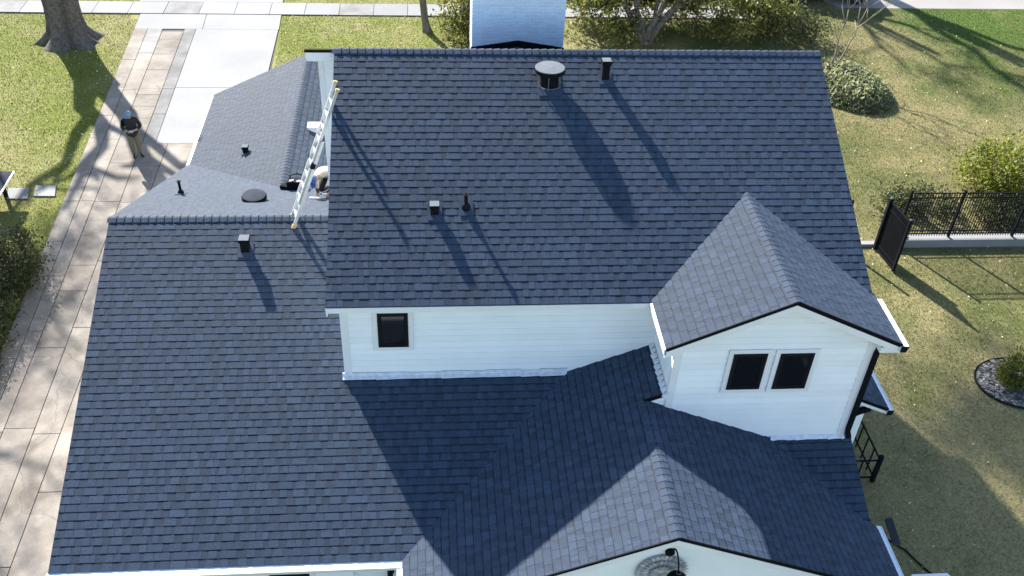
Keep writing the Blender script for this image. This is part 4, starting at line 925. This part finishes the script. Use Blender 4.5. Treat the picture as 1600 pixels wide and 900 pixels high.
m = MB(); twigs(m, Vector((-10.6,4.6,2.4)), Vector((.2,.6,.6)).normalized(), .5, .012, 2); m.build('twigs', 'bark_l', bt)
# tall street trees out of the frame whose shadows cross the lawns
def tall_tree(x, y, h, r, lean, label, crown=0):
    root = thing('street_tree', (x,y,0), label, 'tree', 'street trees beyond the frame')
    m = MB(); m.tube([(x+lean[0]*k/6*h,y+lean[1]*k/6*h,h*k/6) for k in range(7)], [r*1.35]+[r*(1-.1*k) for k in range(6)], 12, wob=.1); m.build('trunk', 'bark', root, True)
    top = (x+lean[0]*h,y+lean[1]*h,h); hb_ = (x+lean[0]*h*.6,y+lean[1]*h*.6,h*.6)
    branches(root, hb_, [(x+2.8,y+.5,h*1.05),(x-2.6,y-.6,h*1.1),(x+.6,y-2.4,h*1.0)], r*.55, 'bark', 'limb', 4)
    if crown: leaves('crown', 'leaf_o', clumps((top[0],top[1],h*1.15),(3.4,3.0,1.5),crown,36,.34,.7,.2), .18, root)
tall_tree(20.3,33.0,11.,.50,(0,0),'tall tree across the street casting a long shadow on the right lawn', 30)
tall_tree(16.6,33.5,10.,.34,(.02,0),'thinner tree across the street casting a narrower shadow on the right lawn', 24)
tall_tree(-17.5,15.0,9.,.30,(.03,0),'tree left of the frame shading the driveway edge', 22)
tall_tree(-15.6,8.0,8.5,.26,(.02,0),'tree left of the frame shading the lower driveway', 48)

# parked car under the trees at the top
car = thing('parked_car', (21.0,25.3,0), 'black parked car partly hidden by branches at the top edge', 'car')
X0, Y0 = 21.0, 25.25
body = [(-2.25,.35),(-2.25,.78),(-1.95,.92),(-1.2,.98),(-.55,1.42),(.85,1.45),(1.55,1.0),(2.15,.92),(2.28,.62),(2.25,.35)]
m = MB(); m.prism([(X0+x,Y0-.85,z) for x, z in body], (0,1.7,0)); m.build('body', 'carpaint', car)
m = MB(); m.prism([(X0+x,Y0-.86,z) for x, z in [(-1.05,1.0),(-.5,1.37),(.1,1.38),(.1,1.0)]], (0,.008,0)); m.prism([(X0+x,Y0-.86,z) for x, z in [(.18,1.0),(.18,1.38),(.8,1.38),(1.35,1.02)]], (0,.008,0)); m.build('side_window', 'glass', car)
for x in (-1.4,1.4):
    for y in (-.80,.66):
        m = MB(); m.lathe([(.33,-.0),(.33,.2)], (0,0,0), 20); o = m.build('wheel', 'tyre', car); o.matrix_basis = Matrix.Translation((X0+x,Y0+y+.1,.33))@Matrix.Rotation(math.pi/2,4,'X')
        k = MB(); k.lathe([(.2,.2005),(.06,.215)], (0,0,0), 16); k.build('rim', 'galv', o)
for x, mt in ((-2.262,'galv'),(2.262,'paper')):
    for y in (-.6,.6): m = MB(); m.box(X0+x-.02,X0+x+.02,Y0+y-.15,Y0+y+.15,.62,.75); m.build('headlight' if x > 0 else 'tail_light', mt, car)

# ------------------------------------------------------------------ grass and litter
def lawn_mask(x, y):
    house_ = (x > -5.0) & (x < 10.5) & (y > -9.2) & (y < 9.4)
    drv = (x > LAWN[0]+LAWN[1]*y) & (x < np.where(y > 9.4, DRIGHT[0]+DRIGHT[1]*y+.05, -4.8)) & (y < 22.5)
    wlk = (y > 22.5) & (y < 23.86) & (x < 19); road_ = ((y > 23.9) & (x > 21)) | (y > 27)
    wal = (np.abs(y-5.03) < .2) & (x > 10); bed_ = ((x-17.75)/1.2)**2+((y+1.35)/.97)**2 < 1; isl = ((x-18.8)/1.6)**2+((y-15.7)/1.9)**2 < 1
    wing = (x > 10) & (x < 11.7) & (y > -4.7) & (y < 1.3); apr = (x > -10.9) & (x < -4.6) & (y > 22)
    return ~(house_ | drv | wlk | road_ | wal | bed_ | isl | wing | apr)
def scatter(n, boxes):
    ar = np.array([(b[1]-b[0])*(b[3]-b[2])*b[4] for b in boxes]); k = RNG.multinomial(n, ar/ar.sum()); xy = []
    for b, c in zip(boxes, k): xy.append(np.stack([RNG.uniform(b[0],b[1],c), RNG.uniform(b[2],b[3],c)],1))
    xy = np.concatenate(xy); return xy[lawn_mask(xy[:,0], xy[:,1])]
BX = [(-19,-8.6,-2,26.5,.9),(-4.6,12,9.3,26.5,.7),(10.4,21,-11,26.5,1.),(21,32,4,24.5,.8),(21,24,-6,4,.8)]
xy = scatter(680000, BX); n = len(xy); h = RNG.uniform(.018,.052,n); a = RNG.uniform(0,6.283,n); wv = RNG.uniform(.005,.010,n)
ln = RNG.uniform(.3,1.1,n)*h; la = RNG.uniform(0,6.283,n)
p = np.stack([xy[:,0]-np.cos(a)*wv, xy[:,1]-np.sin(a)*wv, np.zeros(n)],1); q = np.stack([xy[:,0]+np.cos(a)*wv, xy[:,1]+np.sin(a)*wv, np.zeros(n)],1)
r = np.stack([xy[:,0]+np.cos(la)*ln, xy[:,1]+np.sin(la)*ln, h],1)
V = np.stack([p,q,r],1).reshape(-1,3); F = np.arange(3*n).reshape(-1,3)
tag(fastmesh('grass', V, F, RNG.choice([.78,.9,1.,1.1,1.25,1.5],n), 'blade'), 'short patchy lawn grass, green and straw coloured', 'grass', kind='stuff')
M['litter'] = simple('dry_leaf', (.40, .36, .20), .8, .2, 5, tone=True)
xy = scatter(9500, [(-19,-8.6,3,22.6,1.4),(-4.6,4,15,22.6,4.),(10.4,28,-8,23.5,.4)]); n = len(xy)
C = np.stack([xy[:,0],xy[:,1],RNG.uniform(.03,.06,n)],1); lo = leaves('fallen_leaves', 'litter', C, .062, None, .6, (.5,1.5), 0.); tag(lo, 'pale fallen leaves scattered over the lawns', 'leaves', kind='stuff')
